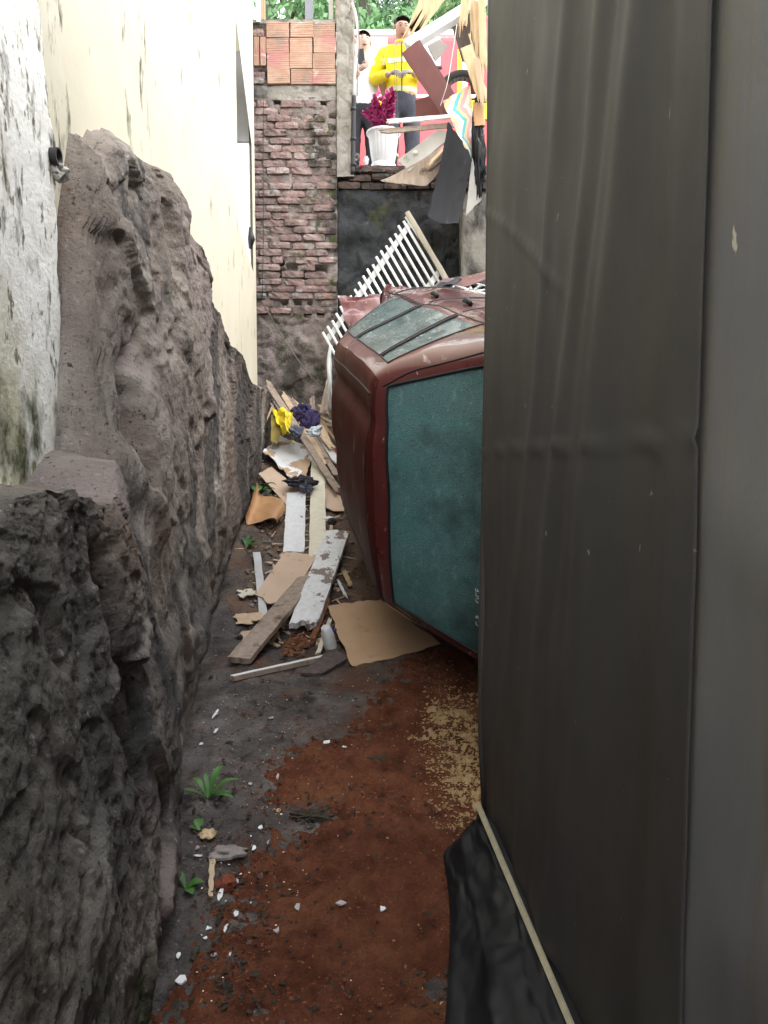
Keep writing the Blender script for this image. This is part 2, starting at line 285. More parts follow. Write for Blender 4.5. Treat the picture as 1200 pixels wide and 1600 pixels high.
# ------------------------------------------------------------------ object helpers
WL = {}
def tag(o, label=None, cat=None, group=None, kind=None):
    if label: o['label'] = label
    if cat: o['category'] = cat
    if group: o['group'] = group
    if kind: o['kind'] = kind
    return o
def empty(name, loc, label, cat, group=None, mw=None):
    o = bpy.data.objects.new(name, None); COL.objects.link(o); o.empty_display_size = .1
    if mw is not None: o.matrix_world = mw
    else: o.location = Vector(loc)
    WL[o.name] = Vector(loc) if mw is None else Vector((0, 0, 0))
    return tag(o, label, cat, group)
def mk(name, V, F, mat, parent=None, smooth=False, mats=None, fm=None, uv=None):
    """link ONE mesh object; V in world space (or in the parent's own space if the parent carries a full matrix)"""
    V = np.asarray(V, float).reshape(-1, 3)
    if parent is None:
        lo, hi = V.min(0), V.max(0); org = np.array([(lo[0] + hi[0]) / 2, (lo[1] + hi[1]) / 2, lo[2]])
    else:
        org = np.array(WL[parent.name])
    me = bpy.data.meshes.new(name)
    me.from_pydata((V - org).tolist(), [], [tuple(int(i) for i in f) for f in F] if not isinstance(F, np.ndarray) else F.tolist())
    if mats:
        for k in mats: me.materials.append(M[k])
        if fm is not None: me.polygons.foreach_set('material_index', np.asarray(fm, np.int32))
    else: me.materials.append(M[mat] if isinstance(mat, str) else mat)
    if uv is not None:
        ul = me.uv_layers.new(name='UVMap'); li = np.zeros(len(me.loops), np.int32); me.loops.foreach_get('vertex_index', li)
        ul.data.foreach_set('uv', np.asarray(uv, np.float32)[li].ravel())
    me.update()
    if smooth: me.polygons.foreach_set('use_smooth', np.ones(len(me.polygons), bool))
    o = bpy.data.objects.new(name, me); COL.objects.link(o)
    if parent is None:
        o.location = Vector(org); WL[o.name] = Vector(org)
    else:
        o.parent = parent; WL[o.name] = Vector(org)
    return o
class MB:
    """collects shapes that belong to ONE mesh"""
    def __init__(s): s.V = []; s.F = []; s.n = 0
    def add(s, V, F):
        V = np.asarray(V, float); s.V.append(V); s.F += [tuple(i + s.n for i in f) for f in F]; s.n += len(V); return s
    def box(s, c, h, rot=None):
        c = np.asarray(c, float); V = np.array([(x, y, z) for x in (-1, 1) for y in (-1, 1) for z in (-1, 1)], float) * np.asarray(h)
        if rot is not None: V = V @ np.asarray(rot).T
        return s.add(V + c, BOXF)
    def build(s, name, mat, parent=None, smooth=False): return mk(name, np.concatenate(s.V), s.F, mat, parent, smooth)
BOXF = [(0, 1, 3, 2), (4, 6, 7, 5), (0, 4, 5, 1), (2, 3, 7, 6), (0, 2, 6, 4), (1, 5, 7, 3)]
def gridF(nu, nv, closeu=False):
    F = []
    for i in range(nu - 1 + (1 if closeu else 0)):
        i2 = (i + 1) % nu
        for j in range(nv - 1): F.append((i * nv + j, i2 * nv + j, i2 * nv + j + 1, i * nv + j + 1))
    return F
def gridFn(nu, nv):
    a = np.arange((nu - 1) * (nv - 1)); i, j = a // (nv - 1), a % (nv - 1); b = i * nv + j
    return np.stack([b, b + nv, b + nv + 1, b + 1], 1)
def tube(pts, r, seg=8, cap=True):
    P = np.asarray(pts, float); n = len(P); T = np.gradient(P, axis=0); T /= np.linalg.norm(T, axis=1)[:, None] + 1e-9
    r = np.broadcast_to(np.asarray(r, float), (n,)); V = []
    up = np.array([0, 0, 1.]) if abs(T[0][2]) < .9 else np.array([1., 0, 0])
    for k in range(n):
        a = np.cross(T[k], up); a /= np.linalg.norm(a) + 1e-9; b = np.cross(a, T[k]); up = b
        for q in range(seg):
            t = 2 * math.pi * q / seg; V.append(P[k] + r[k] * (math.cos(t) * a + math.sin(t) * b))
    F = []
    for k in range(n - 1):
        for q in range(seg): F.append((k * seg + q, k * seg + (q + 1) % seg, (k + 1) * seg + (q + 1) % seg, (k + 1) * seg + q))
    if cap: F += [tuple(range(seg - 1, -1, -1)), tuple((n - 1) * seg + q for q in range(seg))]
    return np.array(V), F
def spline(pts, n=24):
    P = np.asarray(pts, float); P = np.vstack([2 * P[0] - P[1], P, 2 * P[-1] - P[-2]]); out = []
    m = len(P) - 3
    for k in range(n):
        t = k / (n - 1) * m; i = min(int(t), m - 1); u = t - i; a, b, c, d = P[i:i + 4]
        out.append(.5 * ((2 * b) + (c - a) * u + (2 * a - 5 * b + 4 * c - d) * u * u + (3 * b - a - 3 * c + d) * u ** 3))
    return np.array(out)
def nrm(v): v = np.asarray(v, float); return v / (np.linalg.norm(v) + 1e-9)
_bs = [0]
def boardVF(A, B, w, t, up=(0, 0, 1), jag=(.004, .004), nl=10, nw=6, bend=0.0, twist=0.0, taper=(1, 1)):
    """plank with A, B the ends of the centre line of its upper face"""
    _bs[0] += 17; s = _bs[0]
    A, B = np.asarray(A, float), np.asarray(B, float); L = B - A; l = nrm(L); n = nrm(np.asarray(up, float) - l * np.dot(up, l)); sd_ = np.cross(l, n)
    V = []
    for i in range(nl + 1):
        u = i / nl
        for side in (0, 1):
            for j in range(nw + 1):
                v = j / nw - .5
                off = 0
                if i == 0: off = jag[0] * (_h(np.array([j * 3.]), np.array([s]), np.array([0.]), 5)[0] * 2 - .6) * (1 if nw > 2 else 0)
                if i == nl: off = -jag[1] * (_h(np.array([j * 3.]), np.array([s]), np.array([1.]), 5)[0] * 2 - .6)
                ww = w * (taper[0] + (taper[1] - taper[0]) * u)
                tw = twist * (u - .5); nn = n * math.cos(tw) + sd_ * math.sin(tw); ss = sd_ * math.cos(tw) - n * math.sin(tw)
                e = .0022 * math.sin(i * 2.3 + j * 5.1 + s) if j in (0, nw) else 0
                e2 = -.1 * t if j in (0, nw) else 0
                V.append(A + L * u + l * off + ss * (v * ww + e) + nn * ((e2 if side == 0 else -t - e2) + bend * 4 * u * (1 - u)))
    m = nw + 1; F = []
    for i in range(nl):
        a = i * 2 * m; b = a + 2 * m
        for j in range(nw):
            F.append((a + j, a + j + 1, b + j + 1, b + j)); F.append((a + m + j, b + m + j, b + m + j + 1, a + m + j + 1))
        F.append((a, b, b + m, a + m)); F.append((a + nw, a + m + nw, b + m + nw, b + nw))
    for j in range(nw):
        F.append((j, m + j, m + j + 1, j + 1)); a = nl * 2 * m; F.append((a + j, a + j + 1, a + m + j + 1, a + m + j))
    return np.array(V), F
def board(name, A, B, w, t, mat, label, cat, up=(0, 0, 1), group=None, parent=None, **k):
    V, F = boardVF(A, B, w, t, up, **k)
    o = mk(name, V, F, mat, parent)
    return tag(o, label, cat, group) if parent is None else o
def sheetVF(C, t=.004, nu=14, nv=14, bend=None, jag=.004):
    """thin panel between corners C = P00, P10, P11, P01; bend(u, v) pushes along the normal"""
    _bs[0] += 13; s = _bs[0]
    P = [np.asarray(c, float) for c in C]; N = nrm(np.cross(P[1] - P[0], P[3] - P[0]))
    U, Vv = np.meshgrid(np.linspace(0, 1, nu), np.linspace(0, 1, nv), indexing='ij'); u, v = U.ravel(), Vv.ravel()
    sz = max(np.linalg.norm(P[1] - P[0]), np.linalg.norm(P[3] - P[0]))
    j1 = fbm(np.stack([u * 7, v * 7, u * 0 + s], 1), 3, 1) * jag / sz; j2 = fbm(np.stack([u * 7, v * 7, u * 0 + s + 5], 1), 3, 2) * jag / sz
    u2, v2 = u + j1, v + j2
    X = ((1 - u2) * (1 - v2))[:, None] * P[0] + (u2 * (1 - v2))[:, None] * P[1] + (u2 * v2)[:, None] * P[2] + ((1 - u2) * v2)[:, None] * P[3]
    if bend is not None: X = X + N * bend(u, v)[:, None]
    n = nu * nv; V = np.concatenate([X + N * t / 2, X - N * t / 2])
    g = gridF(nu, nv); F = list(g) + [tuple(i + n for i in f[::-1]) for f in g]
    for i in range(nu - 1):
        a, b = i * nv, (i + 1) * nv; F.append((a, a + n, b + n, b)); a, b = a + nv - 1, b + nv - 1; F.append((a, b, b + n, a + n))
    for j in range(nv - 1):
        F.append((j, j + 1, j + 1 + n, j + n)); a = (nu - 1) * nv + j; F.append((a, a + n, a + 1 + n, a + 1))
    return V, F, np.concatenate([np.stack([u, v], 1)] * 2)
def sheet(name, C, mat, label, cat, t=.004, group=None, bend=None, jag=.004, nu=14, nv=14, parent=None):
    V, F, uv = sheetVF(C, t, nu, nv, bend, jag)
    o = mk(name, V, F, mat, parent, True, uv=uv)
    me = o.data; me.set_sharp_from_angle(angle=R(45))
    return tag(o, label, cat, group) if parent is None else o
def sphereVF(c, r, nu=20, nv=12):
    V = []; F = []
    for i in range(nu):
        for j in range(nv + 1):
            a, b = 2 * math.pi * i / nu, math.pi * j / nv
            V.append((math.cos(a) * math.sin(b), math.sin(a) * math.sin(b), math.cos(b)))
    return np.array(V) * np.asarray(r) + np.asarray(c), gridF(nu, nv + 1, True)
def crumple(c, r, s=0, amp=.35, fr=2.2, nu=40, nv=26):
    V, F = sphereVF((0, 0, 0), (1, 1, 1), nu, nv)
    d = 1 - np.abs(fbm(V * fr + s * 9.1, 4, s, .55)) * amp * 1.6 + fbm(V * 1.3 + s, 2, s + 3) * amp
    V = V * d[:, None] * np.asarray(r)
    return V + np.asarray(c), F
def lathe(prof, c, seg=40, fl=None):
    V = []
    for q in range(seg):
        a = 2 * math.pi * q / seg
        for (r, z) in prof:
            rr = r * (1 + (fl(a, z) if fl else 0)); V.append((c[0] + rr * math.cos(a), c[1] + rr * math.sin(a), c[2] + z))
    return np.array(V), gridF(seg, len(prof), True)
def sub_eval(V, F, fm, lvl=2, cuts=()):
    me = bpy.data.meshes.new('cage'); me.from_pydata([tuple(v) for v in V], [], F); me.polygons.foreach_set('material_index', np.asarray(fm, np.int32)); me.update()
    for k in range(3): me.materials.append(None)
    o = bpy.data.objects.new('cage', me); COL.objects.link(o)
    md = o.modifiers.new('s', 'SUBSURF'); md.levels = lvl; md.render_levels = lvl; md.boundary_smooth = 'PRESERVE_CORNERS'
    extra = []
    for cu in cuts:
        cm = bpy.data.meshes.new('cut'); cm.from_pydata(cu[0].tolist(), [], cu[1]); co = bpy.data.objects.new('cut', cm); COL.objects.link(co); extra.append(co)
        bm_ = o.modifiers.new('b', 'BOOLEAN'); bm_.operation = 'DIFFERENCE'; bm_.object = co; bm_.solver = 'FAST'
    dg = bpy.context.evaluated_depsgraph_get(); e = o.evaluated_get(dg); r = e.to_mesh()
    Vo = np.zeros(len(r.vertices) * 3); r.vertices.foreach_get('co', Vo); Fo = [tuple(p.vertices) for p in r.polygons]; mo = [p.material_index for p in r.polygons]
    e.to_mesh_clear(); bpy.data.objects.remove(o)
    for x in extra: bpy.data.objects.remove(x)
    return Vo.reshape(-1, 3), Fo, mo
def skinVF(verts, edges, rad, lvl=2):
    me = bpy.data.meshes.new('sk'); me.from_pydata([tuple(v) for v in verts], edges, []); o = bpy.data.objects.new('sk', me); COL.objects.link(o)
    o.modifiers.new('k', 'SKIN'); md = o.modifiers.new('s', 'SUBSURF'); md.levels = lvl
    for k, r in enumerate(rad):
        sv = me.skin_vertices[0].data[k]; sv.radius = (r, r) if not isinstance(r, tuple) else r; sv.use_root = (k == 0)
    dg = bpy.context.evaluated_depsgraph_get(); e = o.evaluated_get(dg); r = e.to_mesh()
    Vo = np.zeros(len(r.vertices) * 3); r.vertices.foreach_get('co', Vo); Fo = [tuple(p.vertices) for p in r.polygons]
    e.to_mesh_clear(); bpy.data.objects.remove(o)
    return Vo.reshape(-1, 3), Fo

# ================================================================== THE SETTING
# ---- floor of the alley
nx, ny = 250, 560
xs = np.linspace(-1.75, 1.9, nx); ys = np.concatenate([np.linspace(-3, 1.1, 50), np.geomspace(1.12, 7.4, ny - 50)])
XX, YY = np.meshgrid(xs, ys, indexing='ij'); x, y = XX.ravel(), YY.ravel()
p3 = np.stack([x, y, x * 0], 1)
gn = .018 * fbm(p3 * 3.0, 4, 40) + .006 * fbm(p3 * 22, 3, 50) + (.035 * np.abs(fbm(p3 * 5, 4, 44)) * sst(4.3, 5.2, y))
gn += .05 * sst(-.25, .1, .0 - np.abs(x + .82 - .14 * (4 - y)) * 1.0 + .05) * .5
GZ0 = gz(y)
o = mk('ground', np.stack([x, y, GZ0 + gn], 1), gridFn(nx, ny), 'ground', None, True); tag(o, 'dark dirty concrete floor of the alley rising to a bank of soil', None, None, 'structure')
# ---- lower land and street above the wall
a = np.array([(-300, -300, -.6), (300, -300, -.6), (300, 7.4, -.6), (-300, 7.4, -.6)], float)
tag(mk('terrain', a, [(0, 1, 2, 3)], 'terrain'), 'lower land around the alley', None, None, 'structure')
STZ = lambda Y: 4.29 + .05 * min(max(Y - 7.5, 0), 1.2)
nxs = 40; V = []; yy = [7.42, 7.6, 7.9, 8.2, 8.5, 8.8, 9.5, 11, 14, 20, 40, 100, 300]
for q in range(nxs + 1):
    X = -60 + 120 * q / nxs if q not in (0, nxs) else (-300 if q == 0 else 300)
    for Y in yy: V.append((X, Y, STZ(Y)))
tag(mk('street', V, gridF(nxs + 1, len(yy)), 'street'), 'pale street above the retaining wall', None, None, 'structure')

# ---- rock face on the left
NY, NZ = 520, 330
Yr = np.concatenate([np.linspace(-1.2, 1.0, 40), np.geomspace(1.02, 7.28, NY - 40)]); Vr = np.linspace(0, 1, NZ)
YY, VV = np.meshgrid(Yr, Vr, indexing='ij'); yr, vr = YY.ravel(), VV.ravel()
xb = np.interp(yr, [-1.2, 1., 1.9, 2.2, 2.57, 3.26, 3.95, 4.8, 5.5, 6.4, 7.3], [-.30, -.40, -.555, -.61, -.685, -.815, -.92, -1.02, -1.02, -1.03, -1.04])
ztop = np.interp(yr, [-1.2, 1.6, 2.0, 2.3, 2.45, 2.6, 3.0, 3.4, 3.7, 4.03, 4.4, 4.85, 5.4, 6.0, 6.7, 7.3], [1.56, 1.56, 1.55, 1.55, 2.2, 2.66, 2.78, 2.80, 2.76, 2.66, 2.54, 2.37, 2.22, 2.14, 2.16, 2.0])
ztop = ztop + .05 * fbm(np.stack([yr * 2.6, yr * 0, yr * 0], 1), 4, 61)
wallx = lambda Y: -1.0 - .018 * (Y - 1)
xtop = wallx(yr) + np.interp(yr, [-1, 2.0, 2.3, 2.5, 4, 7], [.36, .30, .20, .08, .10, .12])      # the near ledge sticks out
roll = .80                                                                                   # above this share the rock rolls back under the wall
zb = gz(yr) - .12
s_ = np.clip(vr / roll, 0, 1)
zz = zb + (ztop - zb) * (np.sin(np.clip(s_, 0, 1) * math.pi / 2 * .92) / math.sin(math.pi / 2 * .92)) ** 1.0
t_ = np.clip((vr - roll) / (1 - roll), 0, 1)
prof = s_ + .10 * np.sin(s_ * math.pi) * sst(2.9, 2.0, yr)
xx = xb + (xtop - xb) * (prof ** 1.25)
undercut = -.07 * sst(.16, 0, s_); xx = xx + undercut
depth_back = np.interp(yr, [-1, 2.2, 2.5, 7], [.55, .5, .22, .2])
xx = xx - depth_back * t_; zz = zz + np.interp(yr, [-1, 2.2, 2.5, 7], [.02, .03, .10, .05]) * np.sin(t_ * math.pi * .5)
p = np.stack([xx * 1.0, yr, zz], 1)
q = p + .12 * np.stack([fbm(p * 2.2, 3, 70), fbm(p * 2.2, 3, 73), fbm(p * 2.2, 3, 76)], 1)
fa, ed = facet(q * np.array([1.7, 1.5, 1.2]), 80, 1.5); fb, ed2 = facet(q * np.array([4.5, 3.6, 3.0]), 90, 1.3); fc, ed3 = facet(q * 11, 100, 1.2)
disp = .075 * fa + .036 * fb + .012 * fc + .014 * fbm(p * 3, 5, 110) + .006 * fbm(p * 22, 4, 115)
disp -= .030 * sst(.05, 0, ed) * sst(.1, .5, fbm(p * 1.5, 2, 117)) + .016 * sst(.06, 0, ed2) * sst(0, .4, fbm(p * 2, 2, 118))
disp -= .030 * sst(.35, .62, fbm(q * np.array([2, 2, 3.]), 4, 120))
pit = sst(.50, .66, fbm(q * np.array([6, 5, 6.]), 3, 122)); disp -= .035 * pit * sst(2.6, 3.4, yr)
disp = np.where(yr > 3.8, np.maximum(disp, -.05) * np.interp(yr, [3.8, 6], [1, .6]), disp)
cleft = np.exp(-((yr - (1.86 + .10 * np.sin(zz * 3))) / .035) ** 2) * sst(.5, .9, zz) * sst(1.5, 1.3, zz); disp -= .10 * cleft
disp = disp * np.interp(yr, [1.2, 2.2, 2.6, 3.2], [.52, .55, .8, .58])
dg_ = disp.reshape(NY, NZ)
for _k in range(2):
    dg_ = np.pad(dg_, 1, mode='edge'); dg_ = (dg_[1:-1, 1:-1] * 2 + dg_[:-2, 1:-1] + dg_[2:, 1:-1] + dg_[1:-1, :-2] + dg_[1:-1, 2:]) / 6
disp = dg_.ravel() + .0045 * fbm(p * 34, 4, 133, .6)
fade = sst(0, .05, vr) * (1 - .6 * t_)
xx = xx + disp * fade * (1.0) + .05 * np.maximum(0, fbm(p * 1.1, 3, 130)) * (1 - t_) * fade; zz = zz + disp * .35 * t_ + .02 * fb * t_
o = mk('rock_face', np.stack([xx, yr, zz], 1), gridFn(NY, NZ)[:, ::-1].copy(), 'rock', None, True); tag(o, 'rough brown and purple rock outcrop bulging from under the cream house', None, None, 'structure')
o.data.set_sharp_from_angle(angle=R(38))

# ---- house on the left
house = empty('house', (-1.05, 3, 1.4), 'cream plastered house standing on the rock, mouldy white near end', 'house')
wy = np.concatenate([np.linspace(-4, 1.2, 12), np.linspace(1.25, 2.6, 110), np.linspace(2.65, 5.9, 40)]); wz = np.concatenate([np.linspace(1.40, 1.7, 40), np.linspace(1.705, 3.4, 120), np.linspace(3.5, 8.5, 24)])
YY, ZZ = np.meshgrid(wy, wz, indexing='ij'); y, z = YY.ravel(), ZZ.ravel(); p = np.stack([y * 0, y, z], 1)
edge = 2.40 + .012 * fbm(p * 9, 3, 140)
prd = .055 * sst(edge + .012, edge - .012, y) * sst(3.3, 2.6, z) * sst(1.50, 1.54, z + .03 * fbm(p * 7, 3, 141))
V = np.stack([wallx(y) + 0 * prd + .0015 * fbm(p * 3, 3, 142) + .0012 * fbm(p * 25, 2, 143) * sst(3, 2.2, y), y, z], 1); F = gridF(len(wy), len(wz)); n = len(V)
# opening at the far end: sloped head, sill
oy0, oy1, yend = 5.9, 6.62, 6.76
def rectw(pts):
    global V, F
    F = F + [tuple(range(len(V), len(V) + 4))]; V = np.vstack([V, np.array([(wallx(q[0]) , q[0], q[1]) for q in pts])])
for k in range(10):
    ya, yb = oy0 + (oy1 - oy0) * k / 10, oy0 + (oy1 - oy0) * (k + 1) / 10
    bot = lambda Y: 3.32 - .18 * (Y - oy0) / (oy1 - oy0); top = lambda Y: 4.84 - .66 * (Y - oy0) / (oy1 - oy0)
    rectw([(ya, 1.4), (yb, 1.4), (yb, bot(yb)), (ya, bot(ya))]); rectw([(ya, top(ya)), (yb, top(yb)), (yb, 8.5), (ya, 8.5)])
rectw([(oy1, 1.4), (yend, 1.4), (yend, 8.5), (oy1, 8.5)])
mk('wall', V, [f[::-1] for f in F], 'cream', house, True)
py_ = np.concatenate([np.linspace(-4, 1.2, 10), np.linspace(1.22, 2.38, 90), [2.392, 2.400, 2.404, 2.405]]); pz_ = np.concatenate([np.linspace(1.42, 1.70, 40), np.linspace(1.705, 3.3, 130)])
YY, ZZ = np.meshgrid(py_, pz_, indexing='ij'); y, z = YY.ravel(), ZZ.ravel(); p = np.stack([y * 0, y, z], 1)
edge = sst(2.405, 2.385, y); jag_ = .014 * fbm(np.stack([z * 9, z * 0, z * 0], 1), 4, 140) * sst(2.2, 2.4, y)
prd = .05 * edge * sst(3.3, 2.5, z) - .012 + .0018 * fbm(p * 14, 4, 143) + .02 * sst(1.62, 1.5, z) * fbm(p * 8, 3, 144)
mk('old_plaster', np.stack([wallx(y) + prd, y + jag_, z], 1), [f[::-1] for f in gridF(len(py_), len(pz_))], 'oldplaster', house, True)
wx = wallx(yend)
MB().box((wx - 2.0, yend + .004, 4.9), (2.0, .004, 3.6)).build('end_wall', 'cream', house)
MB().box((wx - 2.5, 1.3, 8.56), (2.75, 5.6, .06)).build('roof_slab', 'concrete', house)
win = MB().box((wx - .20, oy1 + .03, 3.66), (.18, .03, .53)).build('window', 'white_paint', house)
MB().box((wx - .20, oy1 + .03, 4.56), (.18, .03, .36)).build('pane', 'grey_panel', win)  # upper part of the far jamb, its shadow put into the grey colour
MB().box((wx - .40, (oy0 + oy1) / 2, 3.9), (.02, .4, .9)).build('frame', 'white_paint', win)
MB().box((wx - .20, (oy0 + oy1) / 2, 3.02), (.18, .36, .05)).build('sill', 'white_paint', win)
V, F = tube([at(391, 356, 6.55), at(393, 374, 6.5), at(391, 388, 6.55)], [.012, .03, .012], 10)
tag(mk('wall_bracket', V, F, 'black', None, True), 'small dark fitting on the cream wall below the shaded window recess', 'fitting')
# pipe stub with a pale plug in the rock top
c = at(90, 245, 2.36) + np.array([-.025, 0, 0])
pp = empty('drain_pipe', c, 'broken dark drain pipe end stuck between plaster and rock top', 'pipe')
ring = [(.026, 0), (.026, -.08), (.020, -.08), (.020, 0), (.026, 0)]
V, F = lathe(ring, (0, 0, 0), 20); V = V[:, [2, 1, 0]] * np.array([-1, 1, 1]); ax = V; V = np.stack([-ax[:, 0] * 0 + (ax[:, 0]), ax[:, 1], ax[:, 2]], 1)
mk('pipe_rim', V * np.array([-1, 1, 1]) + np.asarray(c) + np.array([.03, 0, 0]), F, 'black', pp, True)
V, F = crumple(np.asarray(c) + np.array([.02, .02, -.035]), (.03, .035, .03), 3); mk('plug', V, F, 'greysheet', pp, True)

# ---- back wall
YB = 7.3
wallth = empty('brick_wall', at(470, 640, YB), 'tall old purple brick retaining wall closing the alley, hollow blocks on top', 'wall')
X0, X1, XP = at(400, 400, YB)[0], at(527, 400, YB)[0], at(553, 200, YB)[0]
zc = lambda py: float(at(500, py, YB)[2])
def rough_slab(x0, x1, z0, z1, yb, amp, fr, s, nx=60, nz=80, th=.25):
    X, Z = np.meshgrid(np.linspace(x0, x1, nx), np.linspace(z0, z1, nz), indexing='ij'); X, Z = X.ravel(), Z.ravel()
    p = np.stack([X, X * 0 + s, Z], 1); f1, e1 = facet(p * fr * .8, s, .8)
    Yv = yb - amp * fbm(p * fr, 5, s) - amp * 1.0 * f1 + amp * .8 * sst(.1, 0, e1)
    V = np.stack([X, Yv, Z], 1); F = gridF(nx, nz); n = len(V)
    bx = [(x0, yb + th, z0), (x1, yb + th, z0), (x1, yb + th, z1), (x0, yb + th, z1)]
    V = np.vstack([V, bx]); top = [i * nz + nz - 1 for i in range(nx)]
    F.append(tuple(top[::-1] + [n + 3, n + 2])); F.append(tuple([j for j in range(nz)] + [n + 3, n])); F.append(tuple([(nx - 1) * nz + j for j in range(nz - 1, -1, -1)] + [n + 1, n + 2])); F.append((n, n + 3, n + 2, n + 1))
    return V, F
holes = [(435, 410), (456, 418), (437, 427), (500, 421), (479, 430), (445, 473), (464, 473), (484, 473), (444, 492), (480, 492), (500, 492), (433, 158), (505, 160), (520, 181)]
hz = [at(a, b, YB) for a, b in holes]
V, F = rough_slab(X0 - .6, X1, .8, zc(152), YB + .004, .015, 9, 31, 90, 240); 
for q, h_ in enumerate(hz):
    V[:, 1] += .11 * (np.abs(V[:, 0] - h_[0]) < (.055 if q < 5 else .03)) * (np.abs(V[:, 2] - h_[2]) < (.030 if q < 5 else .022)) * (V[:, 1] < YB + .1)
mk('mortar_bed', V, F, 'mortar', wallth, True)
V, F = rough_slab(X0 - .6, X1 + .01, 1.0, zc(492), YB + .0, .03, 5, 37, 70, 80); mk('render_base', V, F, 'mortar', wallth, True)
def brickmesh(s, L=.205, H=.055, D=.10):
    bm = bmesh.new(); bmesh.ops.create_cube(bm, size=1)
    bmesh.ops.scale(bm, vec=(L, D, H), verts=bm.verts); bmesh.ops.subdivide_edges(bm, edges=[e for e in bm.edges if abs(e.verts[0].co.x - e.verts[1].co.x) > .1], cuts=4)
    bmesh.ops.subdivide_edges(bm, edges=[e for e in bm.edges if abs(e.verts[0].co.z - e.verts[1].co.z) > .04], cuts=1)
    rr = random.Random(s)
    for v in bm.verts:
        e = (abs(v.co.x) > L * .49) + (abs(v.co.z) > H * .49)
        v.co.x += rr.uniform(-.006, .006) - (.006 * math.copysign(1, v.co.x) if e == 2 else 0); v.co.z += rr.uniform(-.004, .004) - (.003 * math.copysign(1, v.co.z) if e == 2 else 0)
        if v.co.y < 0: v.co.y += rr.uniform(-.004, .007) + (.008 if e == 2 else .003 * e)
    me = bpy.data.meshes.new('brick'); bm.to_mesh(me); bm.free(); me.materials.append(M['brick']); return me
BM = [brickmesh(k) for k in range(8)]
BMS = []
for k in range(5):
    m_ = BM[k].copy(); m_.materials.clear(); m_.materials.append(M['sootbrick']); BMS.append(m_)
def putbrick(me, loc, parent, rot=0, sx=1, name='brick'):
    o = bpy.data.objects.new(name, me); COL.objects.link(o); o.parent = parent; o.location = Vector(loc) - WL[parent.name]
    o.rotation_euler = (random.uniform(-.02, .02), rot + random.uniform(-.012, .012), random.uniform(-.03, .03)); o.scale = (sx, 1, 1); return o
row = 0; zz_ = zc(492) + .04
while zz_ < zc(156):
    half = .02 < (row % 2) ; xq = X0 - .16 + random.choice((0, .05, -.04)) + (.11 if half else 0) + random.uniform(-.02, .02)
    while xq < X1 + .02:
        w_ = random.uniform(.94, 1.04); cx = xq + .105
        miss = any(abs(cx - h[0]) < .085 and abs(zz_ - h[2]) < .035 for h in hz)
        if not miss and cx + .05 < X1 + .05:
            end = min(1.0, (X1 - xq) / .205)
            if end > .25: putbrick(random.choice(BM), (xq + .1025 * end, YB + .03 + random.uniform(-.013, .022), zz_ + random.uniform(-.004, .004)), wallth, sx=end * w_ * .99)
        elif miss and abs(cx - min(hz, key=lambda h: abs(cx - h[0]) + abs(zz_ - h[2]))[0]) > .03:
            putbrick(random.choice(BM), (xq + .05, YB + .03, zz_), wallth, sx=.46)
        xq += .216
    zz_ += .0665 + random.uniform(-.003, .003); row += 1
# band, hollow blocks
V, F = rough_slab(X0 - .3, X1, zc(157), zc(134), YB - .005, .012, 9, 45, 50, 14, .2); mk('concrete_band', V, F, 'concrete', wallth, True)
def claymesh(s, L=.225, H=.148, D=.12):
    rr = random.Random(s); zs = []; n = 7
    for k in range(n):
        z0 = -H / 2 + H * k / n; zs += [(z0 + .002, 0), (z0 + .005, .0018), (z0 + H / n - .005, .0018), (z0 + H / n - .002, 0)]
    xs_ = [-L / 2, -L / 2 + .01, 0, L / 2 - .01, L / 2]; V = []
    for X in xs_:
        for (Z, d) in zs: V.append((X, -D / 2 - d + rr.uniform(-.001, .001), Z + rr.uniform(-.001, .001)))
    nz = len(zs); F = gridF(len(xs_), nz); n0 = len(V)
    V += [(-L / 2, D / 2, -H / 2), (L / 2, D / 2, -H / 2), (L / 2, D / 2, H / 2), (-L / 2, D / 2, H / 2)]
    F += [tuple([i * nz + nz - 1 for i in range(4, -1, -1)] + [n0 + 3, n0 + 2]), tuple([i * nz for i in range(5)] + [n0 + 1, n0]), tuple(list(range(nz)) + [n0 + 3, n0]), tuple([4 * nz + j for j in range(nz - 1, -1, -1)] + [n0 + 1, n0 + 2]), (n0, n0 + 3, n0 + 2, n0 + 1)]
    me = bpy.data.meshes.new('clay_block'); me.from_pydata(V, [], F); me.materials.append(M['clay']); me.update(); return me
CM = [claymesh(k) for k in range(4)]
MB().box(((X0 + X1) / 2 - .1, YB + .050, (zc(134) + zc(38)) / 2), ((X1 - X0) / 2 + .09, .05, (zc(38) - zc(134)) / 2)).build('block_mortar', 'soot', wallth)
bx0 = at(417, 90, YB)[0]; bw = (X1 - bx0) / 3; bh = (zc(36) - zc(133)) / 4
for r_ in range(4):
    for c_ in range(3):
        putbrick(CM[(r_ * 3 + c_) % 4], (bx0 + bw * (c_ + .5) + random.uniform(-.006, .006), YB + .04 + random.uniform(-.01, .01), zc(133) + bh * (r_ + .5)), wallth, name='clay_block', sx=bw / .234).scale.z = .90
for c_ in range(2):
    b_ = putbrick(CM[c_], (X0 + .035 + .055 * c_, YB + .035, zc(82)), wallth, name='clay_block', sx=.95); b_.rotation_euler.y = math.pi / 2; b_.scale = (1.1, 1, .32)
putbrick(BM[1], (X0 + .05, YB + .035, zc(52)), wallth, sx=.5); putbrick(BM[2], (X0 + .05, YB + .035, zc(118)), wallth, sx=.55); putbrick(BM[3], (X0 + .045, YB + .035, zc(126)), wallth, sx=.5)
V, F = rough_slab(X0 - .3, X1, zc(37), zc(31), YB - .01, .006, 14, 47, 40, 6, .15); mk('mortar_cap', V, F, 'concrete', wallth, True)
